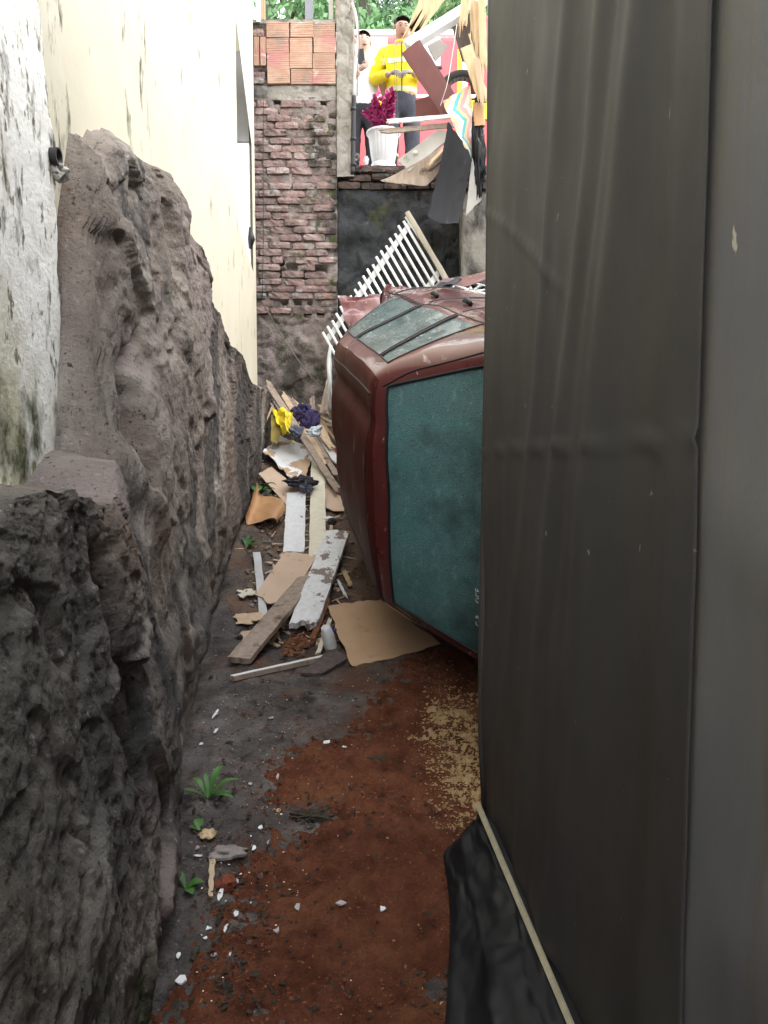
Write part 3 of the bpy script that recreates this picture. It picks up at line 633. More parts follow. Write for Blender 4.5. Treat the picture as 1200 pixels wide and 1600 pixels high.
MB().box((X0 - 1.6, YB + .2, 3.3), (1.3, .15, 2.4)).build('hidden_run', 'mortar', wallth)
# window frame on top
wf = empty('window_frame', at(466, 31, YB + .1), 'open window frame with grey posts above the hollow blocks', 'window frame')
for (xa, xb_, mm, dy) in ((408, 414, 'orangewood', .04), (524, 529, 'orangewood', .04), (477, 489, 'steel', .14), (514, 521, 'greypipe', .14), (401, 407, 'white_paint', .0)):
    a_, b_ = at(xa, 20, YB + dy), at(xb_, 20, YB + dy)
    MB().box(((a_[0] + b_[0]) / 2, YB + dy, zc(33) + .6), ((b_[0] - a_[0]) / 2, .03, .62)).build('post', mm, wf)
# concrete pillar with pipes
V, F = rough_slab(X1 + .002, XP, zc(277), zc(-60), YB - .02, .012, 8, 51, 24, 120, .3)
tag(mk('concrete_pillar', V, F, 'concrete', None, True), 'stained concrete pillar between the brick wall and the gap with the people', 'pillar')
pz = empty('black_pipe', at(552, 275, YB - .06), 'black pipe clipped down the right side of the concrete pillar', 'pipe')
V, F = tube(spline([at(551, 272, YB - .08), at(552, 210, YB - .08), at(553, 150, YB - .08)]), .021, 12); mk('pipe', V, F, 'blackpipe', pz, True)
for py in (168, 215, 255):
    V, F = tube([at(552, py, YB - .08), at(552, py + 5, YB - .08)], .026, 12); mk('clip', V, F, 'black', pz, True)
pz = empty('grey_conduit', at(554, 150, YB - .06), 'grey conduit bending out at the top of the concrete pillar', 'pipe')
V, F = tube(spline([at(553, 152, YB - .08), at(555, 100, YB - .09), at(559, 60, YB - .10), at(556, 25, YB - .08), at(550, 5, YB - .06)]), .013, 10); mk('conduit', V, F, 'greypipe', pz, True)
V, F = tube(spline([at(558, 150, YB - .1), at(559, 100, YB - .11), at(561, 70, YB - .12), at(560, 20, YB - .1), at(556, -20, YB - .1)]), .004, 6); mk('cable', V, F, 'wire', pz, True)
# sooty wall under the gap
sw = empty('sooty_wall', at(640, 640, YB), 'soot black retaining wall below the street edge, behind the white railing', 'wall')
V, F = rough_slab(X1 + .003, 1.8, .9, zc(296), YB + .02, .028, 6, 55, 120, 110); mk('black_render', V, F, 'soot', sw, True)
for r_ in range(3):
    xq = X1 + .01 + (.1 if r_ % 2 else 0)
    while xq < 1.35:
        putbrick(random.choice(BMS), (xq + .1, YB + .06 + random.uniform(-.025, .02), zc(294) + .03 + .072 * r_), sw, rot=random.uniform(-.03, .03)); xq += .215
MB().box(((X1 + 1.8) / 2, YB + .2, zc(296) + .09), ((1.8 - X1) / 2 - .01, .12, .10)).build('mortar_bed', 'soot', sw)
V, F = rough_slab(at(722, 380, 6.95)[0], at(722, 380, 6.95)[0] + .4, 1.2, float(at(740, 300, 6.95)[2]), 6.95, .012, 6, 58, 40, 90, .3)
tag(mk('concrete_buttress', V, F, 'concrete', None, True), 'pale rough concrete buttress at the right end of the sooty wall', 'buttress')
MB_ = MB().box((2.05, 5.0, 2.2), (.12, 2.3, 2.3)); tag(MB_.build('side_wall', 'concrete'), 'plain concrete wall closing the right side behind the tarpaulin', 'wall')  # out of view, added to block light from the right
tag(MB().box((.2, -6.5, .6), (3.2, .15, 1.4)).build('yard_wall', 'concrete'), 'plain wall closing the alley behind the viewer', 'wall')  # out of view, added to darken the alley from behind
# cables
V, F = tube(spline([at(409, 470, 7.1), at(440, 525, 7.15), at(475, 575, 7.15), at(507, 612, 7.1)]), .006, 6); tag(mk('cable', V, F, 'wire', None, True), 'loose cable hanging slantwise across the foot of the brick wall', 'cable')
V, F = tube(spline([at(412, 150, 7.22), at(411, 250, 7.21), at(411.5, 350, 7.22), at(410, 465, 7.2)]), .003, 6); tag(mk('cable', V, F, 'black', None, True), 'thin dark cable running down the left edge of the brick wall', 'cable')
for k, (xa, xb_) in enumerate(((617, 622), (614, 618))):
    V, F = tube(spline([at(xa, -30, 7.25), at(xa + 2, 60, 7.2), at(xa + 3, 130, 7.2), at(xb_ + 2, 245, 7.28)]), .002, 5)
    tag(mk('hanging_wire', V, F, 'wire', None, True), ['thin dark wire hanging in front of the yellow jacket', 'thin pale wire hanging left of the dark wire by the yellow jacket'][k], 'wire')

# ================================================================== right: tarpaulins
def tarpX(Y): return .345 + .13 * (2.6 - Y)
def gauss(x, c, w): return np.exp(-((x - c) / w) ** 2)
ny_, nz_ = 130, 200
YY, ZZ = np.meshgrid(np.linspace(1.30, 2.62, ny_), np.linspace(0, 1, nz_), indexing='ij'); y, v = YY.ravel(), ZZ.ravel()
z0 = gz(y) + .02; z = z0 + (4.3 - z0) * v
f = 0
for (yc, sl_, w_, am) in ((1.66, .17, .065, .022), (1.86, .22, .055, .018), (1.48, .06, .08, -.012), (2.10, .26, .055, .012), (2.32, .05, .09, .008), (1.40, .02, .05, .008), (1.75, .19, .03, .008)):
    f = f + am * .8 * gauss(y, yc - sl_ * (z - 1.8) + .012 * np.sin(z * 3.1 + yc * 9), w_ * (1 + .2 * np.sin(z * 2)))
f = f + .006 * fbm(np.stack([y * 4, z * 1.4, y * 0], 1), 3, 150) + .016 * fbm(np.stack([y * 1.5, z * .5, y * 0], 1), 2, 155)
f = f + .006 * gauss(z - .55 * (y - 1.9), 2.05, .012) * sst(1.75, 2.0, y) + .007 * gauss(z + .02 * y, 1.70, .007)
f = f - .012 * sst(.7, .40, z) * sst(2.2, 2.62, y) + .015 * gauss(z, .75, .25) * sst(2.3, 2.6, y)
X = tarpX(y) - f + .02 * (np.sin(y * 6) * .3)
yo = .012 * fbm(np.stack([z * 2, z * 0, z * 0 + 3], 1), 3, 160) * sst(2.3, 2.62, y) - .03 * sst(.75, .3, z) * sst(2.4, 2.62, y) - .015 * sst(1.6, 3.4, z) * sst(1.5, 1.30, y)
V = np.stack([X, y + yo, z], 1); n = len(V); back = V + np.array([.004, 0, 0]); g = gridF(ny_, nz_); Fb = [tuple(i + n for i in q_[::-1]) for q_ in g]
rim = []
for j in range(nz_ - 1):
    rim.append((j, j + 1, j + 1 + n, j + n)); a = (ny_ - 1) * nz_ + j; rim.append((a, a + n, a + 1 + n, a + 1))
# a hem folded round the far post
hem, hf = tube([(tarpX(2.62) + .022, 2.62, .37), (tarpX(2.62) + .006, 2.62, .62), (tarpX(2.62) + .002, 2.62, 1.0), (tarpX(2.62) + .014, 2.622, 2.2), (tarpX(2.62) + .01, 2.62, 4.3)], .018, 10)
tp = empty('dark_tarpaulin', (tarpX(1.9), 1.9, .25), 'dark creased tarpaulin hanging along the right side of the alley', 'tarpaulin')
mk('sheet', np.concatenate([V, back]), g + Fb + rim, 'tarp', tp, True); mk('hem', hem, hf, 'tarp', tp, True)
ny_, nz_ = 60, 160
YY, ZZ = np.meshgrid(np.linspace(-3.0, 1.55, ny_), np.linspace(0, 1, nz_), indexing='ij'); y, v = YY.ravel(), ZZ.ravel()
z0 = gz(y) + .0; z = z0 + (4.35 - z0) * v
f = .012 * fbm(np.stack([y * 4, z * 1.2, y * 0], 1), 4, 170) + .014 * gauss(y, 1.0 + .02 * np.sin(z * 2), .04) + .016 * gauss(z + .6 * (y - 1), .95, .1) + .012 * gauss(z - .5 * (y - 1), 1.45, .12)
V = np.stack([tarpX(y) + .026 - f * (1 - .75 * sst(1.15, 1.3, y)), y, z], 1); n = len(V); g = gridF(ny_, nz_)
tag(mk('grey_tarpaulin', np.concatenate([V, V + np.array([.004, 0, 0])]), g + [tuple(i + n for i in q_[::-1]) for q_ in g], 'greytarp', None, True), 'lighter grey stained tarpaulin hanging nearest, overlapped by the dark one', 'tarpaulin')
sh = empty('shed', (1.2, 0, .1), 'timber framed shed hidden behind the tarpaulins', 'shed')
MB().box((1.55, .0, 2.3), (.85, 2.55, 2.02)).build('shed_body', 'darkwood', sh); 
for Yp in (2.56, 1.3, 0.): MB().box((tarpX(Yp) + .14, Yp, 2.2), (.03, .03, 2.1)).build('post', 'w_grey', sh)
# black plastic skirt on the floor
nu_, nv_ = 110, 60
UU, VV = np.meshgrid(np.linspace(0, 1, nu_), np.linspace(0, 1, nv_), indexing='ij'); u, v = UU.ravel(), VV.ravel()
y = 2.62 - 1.7 * u; ed_ = .17 + .03 * np.sin(u * 7) - .02 * u + .17 * sst(.14, .0, u) ; xr = tarpX(y) - .012
px_ = np.interp(v, [0, .12, .35, .6, .8, 1.], [0, .10, .28, .62, .86, 1.0]); hz_ = np.interp(v, [0, .12, .35, .6, .8, 1.], [.17, .165, .135, .085, .03, .0])
hz_ = hz_ * (1 - .85 * sst(.12, .0, u))
pw = np.stack([y * 5, v * 4, v * 0], 1)
X = xr + (ed_ - xr) * px_ + .012 * fbm(pw, 3, 180) * np.sin(v * 3.14); z = gz(y) + .028 + hz_ * .58 + (.010 * fbm(pw * .9, 3, 185) + .010 * np.abs(fbm(np.stack([y * 14, v * 3, v], 1), 3, 188)) * sst(.9, .3, u)) * np.sin(v * 3.14)
V = np.stack([X, y, z], 1); n = len(V); g = gridF(nu_, nv_)
tag(mk('plastic_sheet', np.concatenate([V, V - np.array([0, 0, .003])]), g + [tuple(i + n for i in q_[::-1]) for q_ in g], 'plastic', None, True), 'shiny black plastic sheet bunched on the floor below the dark tarpaulin', 'plastic sheet')
board('wooden_batten', (tarpX(2.50) - .045, 2.50, gz(2.5) + .135), (tarpX(1.45) - .05, 1.45, gz(1.45) + .145), .015, .012, 'batten', 'long pale wooden batten pinning the foot of the dark tarpaulin', 'batten', up=(-.8, 0, .6), nl=1, nw=1)

# ================================================================== the car
CAR_A = (R(14.82), R(-4.5), R(10.96)); CAR_L = (1.458, 3.253, 1.362)
B0 = Matrix(((0, 0, -1), (1, 0, 0), (0, -1, 0)))
CR = Matrix.Rotation(CAR_A[2], 3, 'Z') @ Matrix.Rotation(CAR_A[0], 3, 'X') @ Matrix.Rotation(CAR_A[1], 3, 'Y') @ B0
CMW = Matrix.Translation(CAR_L) @ CR.to_4x4()
car = empty('car', CAR_L, 'wrecked burgundy hatchback lying on its side with crazed green rear window', 'car', mw=CMW)
def crash(V):
    V = np.array(V); p = V.copy(); k = sst(2.55, 3.5, p[:, 0])
    V += .010 * np.stack([fbm(p * 2.2, 2, 200), fbm(p * 2.2, 2, 203), fbm(p * 2.2, 2, 206)], 1)
    fa, _ = facet(p * 3, 210, 1.4)
    V += (k * .05)[:, None] * np.stack([fbm(p * 3, 3, 213), fbm(p * 3, 3, 216), fbm(p * 3, 3, 219)], 1) + (k * .06 * fa)[:, None] * np.array([0, 1., .6])
    V[:, 0] -= k * .12
    # dents in the roof skin
    V[:, 2] -= .030 * gauss(p[:, 1], -.36, .05) * sst(.5, .9, p[:, 0]) * sst(1.28, 1.34, p[:, 2]) + .018 * gauss(p[:, 1], .1, .10) * sst(1.28, 1.34, p[:, 2]) * sst(.8, 1.6, p[:, 0])
    return V
# cabin cage: side columns, levels, across fractions
def _sup(c):     # eight main stations -> with holding columns just inside each glass
    a0, a1, q0, q1, b0, b1, f0, f1, p1 = c
    return [a0, a1, q0, q0 + .18 * (q1 - q0), q1 - .18 * (q1 - q0), q1, b0, b0 + .09 * (b1 - b0), b1 - .09 * (b1 - b0), b1, f0, f0 + .09 * (f1 - f0), f1 - .09 * (f1 - f0), f1, p1]
_c = [_sup(c) for c in ([.12, .36, .60, .985, 1.02, 1.69, 1.73, 2.66, 2.90], [.16, .36, .60, .985, 1.02, 1.69, 1.73, 2.60, 2.80], [.622, .67, .72, .895, .92, 1.64, 1.67, 2.06, 2.18], [.662, .71, .75, .92, .95, 1.62, 1.66, 1.97, 2.07])]
_mx = lambda t: [a + (b - a) * t for a, b in zip(_c[1], _c[2])]
lev = [(.82, .80, _c[0]), (.905, .788, _c[1]), (.965, .772, _mx(.12)), (1.265, .655, _mx(.90)), (1.315, .625, _c[2]), (1.392, .572, _c[3])]
frac = [-1, -.925, -.84, -.42, 0, .42, .84, .925, 1]; NJ = 8; ncol = 15; VC = []; idx = {}; KT = 5
def vid(key, co):
    if key not in idx: idx[key] = len(VC); VC.append(co)
    return idx[key]
def cv(i, k, j):     # column, level, across
    z, hw, xs_ = lev[k]; f_ = frac[j]; cx = xs_[i]
    if i == 0: cx -= .10 * (1 - f_ * f_) * (1, 1, 1, .6, .5, .45)[k]
    if i == ncol - 1: cx += .12 * (1 - f_ * f_) * (1 if k < KT else .5)
    hw2 = hw * (1 if 0 < i < ncol - 1 else .96) * (1.0 if i < ncol - 2 else .97)
    zz = z + (.055 * (1 - f_ * f_) if k == KT else 0) - (.012 if k == KT and i in (0, ncol - 1) else 0)
    if i == 0 and k == 4 and abs(f_) < .99: zz += .020 + .024 * (1 - f_ * f_); hw2 *= .965
    if i == 0 and k == 3 and abs(f_) < .99: zz += .03 + .02 * (1 - f_ * f_); hw2 *= .965
    return vid((i, k, j), (cx, hw2 * f_, zz))
FC = []; FMc = []
for i in range(ncol - 1):
    for k in range(KT):
        for j in (0, NJ):
            f_ = (cv(i, k, j), cv(i + 1, k, j), cv(i + 1, k + 1, j), cv(i, k + 1, j)); FC.append(f_ if j == 0 else f_[::-1]); FMc.append(1 if 1 <= k <= 3 and i in (2, 3, 4, 6, 7, 8, 10, 11, 12) else 0)
    for j in range(NJ):
        FC.append((cv(i, KT, j), cv(i + 1, KT, j), cv(i + 1, KT, j + 1), cv(i, KT, j + 1))); FMc.append(2)
for i in (0, ncol - 1):
    for k in range(KT):
        for j in range(NJ):
            f_ = (cv(i, k, j), cv(i, k + 1, j), cv(i, k + 1, j + 1), cv(i, k, j + 1)); FC.append(f_ if i == 0 else f_[::-1]); FMc.append(1 if 1 <= k <= 3 and 1 <= j <= NJ - 2 else 0)
Vs, Fs, ms = sub_eval(VC, FC, FMc, 3); Vs = crash(Vs)
def split(Vs, Fs, sel):
    used = sorted({v for k, f in enumerate(Fs) if sel(k) for v in f}); mp = {v: i for i, v in enumerate(used)}
    return Vs[used], [tuple(mp[v] for v in f) for k, f in enumerate(Fs) if sel(k)]
V, F = split(Vs, Fs, lambda k: ms[k] == 0); cab = mk('cabin', V, F, 'paint', car, True); cabBV = BVHTree.FromPolygons([Vector(v) for v in Vs], Fs)
V, F = split(Vs, Fs, lambda k: ms[k] == 2); mk('roof', V, F, 'roofpaint', car, True)
gf = [k for k in range(len(Fs)) if ms[k] == 1]; v2f = {}
for k in gf:
    for v in Fs[k]: v2f.setdefault(v, []).append(k)
left_ = set(gf)
while left_:
    st = [left_.pop()]; isl = set(st)
    while st:
        k = st.pop()
        for v in Fs[k]:
            for q in v2f[v]:
                if q in left_: left_.remove(q); isl.add(q); st.append(q)
    V, F = split(Vs, Fs, lambda k: k in isl); c = V.mean(0)
    rear = c[0] < .6 and abs(c[1]) < .2; front = c[0] > 2 and abs(c[1]) < .2
    inward = nrm(np.array([1.35, 0, 1.0]) - c) * .006
    e_ = {}
    for f in F:
        for a, b in zip(f, f[1:] + f[:1]): e_[(min(a, b), max(a, b))] = e_.get((min(a, b), max(a, b)), 0) + 1
    bd = [e for e, k in e_.items() if k == 1]; nb = {}
    for a, b in bd: nb.setdefault(a, []).append(b); nb.setdefault(b, []).append(a)
    loop = [bd[0][0]]; prev = None
    while True:
        nx_ = [q for q in nb[loop[-1]] if q != prev]
        prev = loop[-1]
        if not nx_ or nx_[0] == loop[0]: break
        loop.append(nx_[0])
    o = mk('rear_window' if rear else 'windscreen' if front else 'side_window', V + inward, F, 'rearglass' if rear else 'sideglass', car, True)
    lp = V[loop + loop[:2]]; T, Ft = tube(lp, .007 if rear else .005, 8, False); mk('window_seal', T, Ft, 'trim', o, True)
# lower body
LX = [0.02, .10, .42, .9, 1.4, 1.9, 2.5, 3.0, 3.45, 3.70, 3.76]
LZ = [.24, .40, .62, .80, .93]
frac = [-1, -.94, -.45, 0, .45, .94, 1]; idx = {}; VC = []; FC = []; FMc = []
def bv(i, k, j):
    x_ = LX[i]; z_ = LZ[k]; f_ = frac[j]; hw = [.72, .79, .81, .815, .775][k]
    if i in (0, 1): hw *= (.93, .97)[i]
    if i >= 8: hw *= (.97, .90, .84)[i - 8]
    if k == 4: z_ = np.interp(x_, [0, 2.6, 3.76], [.955, .955, .78]) + .03 * (1 - f_ * f_) * (1 if x_ > 2.6 else 0)
    if k == 3: z_ = np.interp(x_, [0, 2.6, 3.76], [.82, .82, .68])
    if i == 0: x_ = [.10, .0, -.02, .10, .14][k]; x_ -= .06 * (1 - f_ * f_)
    if i == 10: x_ = [3.66, 3.78, 3.78, 3.70, 3.62][k] + .08 * (1 - f_ * f_)
    return vid((i, k, j, 'b'), (x_, hw * f_, z_))
n = len(LX)
for i in range(n - 1):
    for k in range(4):
        for j in (0, 6):
            f_ = (bv(i, k, j), bv(i + 1, k, j), bv(i + 1, k + 1, j), bv(i, k + 1, j)); FC.append(f_ if j == 0 else f_[::-1])
    for j in range(6):
        FC.append((bv(i, 4, j), bv(i + 1, 4, j), bv(i + 1, 4, j + 1), bv(i, 4, j + 1))); FC.append((bv(i, 0, j), bv(i, 0, j + 1), bv(i + 1, 0, j + 1), bv(i + 1, 0, j)))
for i in (0, n - 1):
    for k in range(4):
        for j in range(6):
            f_ = (bv(i, k, j), bv(i, k + 1, j), bv(i, k + 1, j + 1), bv(i, k, j + 1)); FC.append(f_ if i == 0 else f_[::-1])
cuts = []
for wxp in (.66, 2.98):
    for sd_y in (-1, 1):
        a_ = np.linspace(0, 2 * math.pi, 33)[:-1]; rr = .345
        Vc = np.array([(wxp + rr * math.cos(t), sd_y * yv, .30 + rr * math.sin(t)) for yv in (.55, 1.0) for t in a_])
        Fc = [(q, (q + 1) % 32, 32 + (q + 1) % 32, 32 + q) for q in range(32)] + [tuple(range(31, -1, -1)), tuple(range(32, 64))]
        if sd_y < 0: Fc = [f[::-1] for f in Fc]
        cuts.append((Vc, Fc))
Vb, Fb_, mb_ = sub_eval(VC, FC, [0] * len(FC), 3, cuts); Vb = crash(Vb)
mk('body', Vb, Fb_, 'paint', car, True).data.set_sharp_from_angle(angle=R(40)); bodBV = BVHTree.FromPolygons([Vector(v) for v in Vb], Fb_)
def seam(pts, r=.005, name='panel_gap', mat='trim', bv_=None, nn=40, out=0.0):
    P = []
    for q in spline(pts, nn):
        best = None
        for t_ in ((cabBV, bodBV) if bv_ is None else (bv_,)):
            h_ = t_.find_nearest(Vector(q))
            if h_[0] is not None and (best is None or h_[3] < best[1]): best = (h_[0] + h_[1] * out, h_[3])
        P.append(best[0])
    T, Ft = tube(np.array([tuple(q) for q in P]), r, 6); return mk(name, T, Ft, mat, car, True)
seam([(.62, -.54, 1.37), (.50, -.64, 1.27), (.32, -.72, 1.1), (.16, -.78, .93), (.06, -.80, .75), (.04, -.80, .6)], .0045)      # tailgate gap, upper side
seam([(.68, .54, 1.38), (.52, .64, 1.27), (.34, .72, 1.1), (.18, .78, .93)], .004)
seam([(.66, -.56, 1.40), (.70, -.25, 1.43), (.72, .0, 1.44), (.70, .25, 1.43), (.66, .56, 1.40)], .003)
seam([(.70, -.49, 1.41), (1.0, -.49, 1.42), (1.5, -.48, 1.42), (2.0, -.47, 1.40)], .006, 'roof_channel')
seam([(.70, .49, 1.41), (1.0, .49, 1.42), (1.5, .48, 1.42), (2.0, .47, 1.40)], .006, 'roof_channel')
seam([(1.71, -.81, .88), (1.71, -.81, .80), (1.70, -.82, .6), (1.66, -.79, .34)], .006)
seam([(1.0, -.81, .88), (1.0, -.82, .72), (1.05, -.82, .55)], .005)
seam([(2.62, -.79, .92), (2.66, -.82, .7), (2.62, -.80, .4)], .006)
seam([(1.7, -.82, .93), (2.3, -.82, .93), (2.8, -.8, .9), (3.3, -.75, .84)], .006)
0 and seam([(.5, -.83, .86), (1.2, -.83, .87), (2.0, -.83, .87), (2.7, -.82, .86)], .012, 'side_moulding', 'trim', None, 40, .004)
0 and seam([(.75, -.66, 1.22), (1.2, -.64, 1.3), (1.7, -.63, 1.3), (2.1, -.62, 1.27)], .009, 'drip_moulding', 'trim', None, 40, .004)
# door handles
for xh in (1.14, 1.84):
    h_ = bodBV.find_nearest(Vector((xh, -.86, .80)))[0]
    V, F = tube([(h_.x, h_.y - .01, h_.z), (h_.x + .05, h_.y - .026, h_.z + .004), (h_.x + .12, h_.y - .02, h_.z)], [.013, .016, .012], 10); mk('door_handle', V, F, 'trim', car, True)
# wheels
for wxp in (.66, 2.98):
    for sy in (-1, 1):
        prof = [(.175, -.09), (.27, -.095), (.292, -.07), (.295, 0), (.292, .07), (.27, .095), (.175, .09), (.17, 0), (.175, -.09)]
        V, F = lathe(prof, (0, 0, 0), 36); V = V[:, [0, 2, 1]] + np.array([wxp, sy * .71, .30]); 
        def steer(A, wxp=wxp, sy=sy):
            if wxp < 2: return A
            a = R(-20); q = np.asarray(A) - np.array([wxp, sy * .71, .30]); return np.stack([q[:, 0] * math.cos(a) - q[:, 1] * math.sin(a), q[:, 0] * math.sin(a) + q[:, 1] * math.cos(a), q[:, 2]], 1) + np.array([wxp + .02, sy * .66, .235])
        whl = mk('wheel', steer(V), F, 'tyre', car, True)
        h_ = MB(); yo_ = sy * .775
        a_ = np.linspace(0, 2 * math.pi, 37)
        ring_ = np.array([(wxp + .165 * math.cos(t), yo_ + sy * .012, .30 + .165 * math.sin(t)) for t in a_]); h_.add(*tube(ring_, .013, 8, False))
        for s_i in range(9):
            t = s_i / 9 * 2 * math.pi; h_.add(*tube([(wxp + r_ * math.cos(t), yo_ + sy * (.02 if r_ < .1 else .012), .30 + r_ * math.sin(t)) for r_ in (.03, .09, .16)], [.016, .015, .018], 6))
        h_.add(*sphereVF((wxp, yo_, .30), (.055, .03, .055), 16, 8)); 
        V, F = lathe([(0, .0), (.17, .0), (.17, -.02), (0, -.02)], (0, 0, 0), 24); mk('wheel_disc', steer(V[:, [0, 2, 1]] + np.array([wxp, yo_ - sy * .03, .30])), F, 'black', whl)
        h_.V = [steer(q) for q in h_.V]; h_.build('hubcap', 'silver', whl, True)
# rear lights, bumper, lettering on the tailgate
for sy in (-1, 1):
    V, F = sphereVF((.045, sy * .70, .74), (.05, .07, .11), 16, 10); mk('tail_light', V, F, 'red', car, True)
V, F = tube(spline([(.10, -.80, .43), (-.06, -.62, .43), (-.10, 0, .43), (-.06, .62, .43), (.10, .80, .43)]), .075, 12); mk('rear_bumper', V, F, 'trim', car, True)
def letters(txt, pos, size, rotm, mat, name, parent):
    cu = bpy.data.curves.new(name, 'FONT'); cu.body = txt; cu.size = size; cu.extrude = .0015; cu.space_character = 1.15
    t = bpy.data.objects.new(name, cu); COL.objects.link(t); dg = bpy.context.evaluated_depsgraph_get(); me = bpy.data.meshes.new_from_object(t.evaluated_get(dg)); bpy.data.objects.remove(t)
    V = np.array([v.co[:] for v in me.vertices]); F = [tuple(q.vertices) for q in me.polygons]
    V = V @ np.asarray(rotm).T + np.asarray(pos); return mk(name, V, F, mat, parent)
# hood sprung open and crumpled wing at the far end (car coordinates come from where they show)
Ci = np.array(CMW.inverted())
def tocar(P): P = np.atleast_2d(P); return (np.c_[P, np.ones(len(P))] @ Ci.T)[:, :3]
def carsheet(name, px, mat, t=.006, bend=None, jag=.01):
    V, F, uv = sheetVF([at(*q) for q in px], t, 18, 18, bend, jag); o = mk(name, tocar(V), F, mat, car, True); o.data.set_sharp_from_angle(angle=R(45)); return o
carsheet('hood', [(541, 530, 6.35), (533, 468, 6.75), (615, 462, 6.7), (600, 500, 6.2)], 'paint', bend=lambda u, v: .05 * np.sin(u * 5) + .03 * fbm(np.stack([u * 4, v * 4, u * 0], 1), 3, 230))
carsheet('front_wing', [(588, 480, 6.45), (610, 448, 6.65), (642, 446, 6.6), (660, 466, 6.3)], 'paint', bend=lambda u, v: .05 * np.sin(u * 6 + v * 3))
carsheet('bent_panel', [(655, 464, 5.95), (692, 436, 5.95), (778, 416, 5.85), (778, 430, 5.8)], 'paint', bend=lambda u, v: .03 * np.sin(v * 3.1))
carsheet('torn_trim', [(640, 472, 5.9), (690, 443, 5.93), (722, 438, 5.9), (712, 446, 5.85)], 'trim', bend=lambda u, v: .03 * np.sin(v * 6))
# white edging sheet along the roof
V, F = tube(spline([at(517, 540, 5.6), at(513, 565, 5.6), at(515, 600, 5.6), at(516, 640, 5.7)]), .012, 8); mk('roof_strip', tocar(V), F, 'white_paint', car, True)

# ================================================================== white railing
rl = empty('railing', at(620, 600, 7.0), 'white metal railing torn loose and leaning against the sooty wall', 'railing')
A_, B_ = at(644, 345, 7.12), at(512, 530, 6.95); dv = at(697, 437, 7.0) - at(637, 334, 7.12); nb_ = 20
rdir = nrm(B_ - A_); nn_ = nrm(np.cross(rdir, dv))
for k, off in enumerate((0, .74)):
    V, F = boardVF(A_ + dv * off * 1.0 - nrm(dv) * 0, B_ + dv * off, .05, .012, nn_, nl=8, nw=2); mk('rail', V, F, 'whitemetal', rl)
ddir = nrm(dv); Lb = np.linalg.norm(dv) * 1.25
for k in range(nb_):
    c = A_ + (B_ - A_) * (k / (nb_ - 1)) + np.array([0, -.016, 0]) + rdir * .01; s0 = c - ddir * (.075 + random.uniform(-.012, .012))
    if k == 0: V, F = boardVF(s0 - ddir * .01, s0 + ddir * Lb, .045, .04, -nn_, nl=6, nw=2); mk('end_post', V, F, 'beige', rl)
    V, F = tube([s0 + rdir * .03 * (k == 0), s0 + ddir * Lb * .5 + np.array([0, random.uniform(-.01, .01), 0]), s0 + ddir * Lb], .0125, 8); mk('bar', V, F, 'whitemetal', rl, True)

# ================================================================== street level: people, pot, truck, trees
def hand(root, dirv, side, nrm_, sc=1.0, curl=.5):
    """palm and five finger chains from a wrist: verts, edges, radii, root index 0"""
    d = nrm(dirv); n = nrm(nrm_ - d * np.dot(nrm_, d)); s = np.cross(d, n) * side; r = np.asarray(root, float)
    V = [r, r + d * .05 * sc]; E = [(0, 1)]; Rr = [.024 * sc, .032 * sc]
    for k, (o_, l_) in enumerate(((-.030, .075), (-.010, .085), (.010, .080), (.028, .062))):
        b = r + d * .085 * sc + s * o_ * sc; q1 = b + (d * math.cos(curl) + n * math.sin(curl)) * l_ * .5 * sc; q2 = q1 + (d * math.cos(curl * 2.2) + n * math.sin(curl * 2.2)) * l_ * .5 * sc
        i = len(V); V += [b, q1, q2]; E += [(1, i), (i, i + 1), (i + 1, i + 2)]; Rr += [.0105 * sc, .009 * sc, .0075 * sc]
    i = len(V); b = r + d * .035 * sc - s * .035 * sc; V += [b, b + (d * .6 - s * .5 + n * .5) * .045 * sc, b + (d * .9 - s * .2 + n * .8) * .07 * sc]; E += [(1, i), (i, i + 1), (i + 1, i + 2)]; Rr += [.013 * sc, .0105 * sc, .009 * sc]
    return V, E, Rr
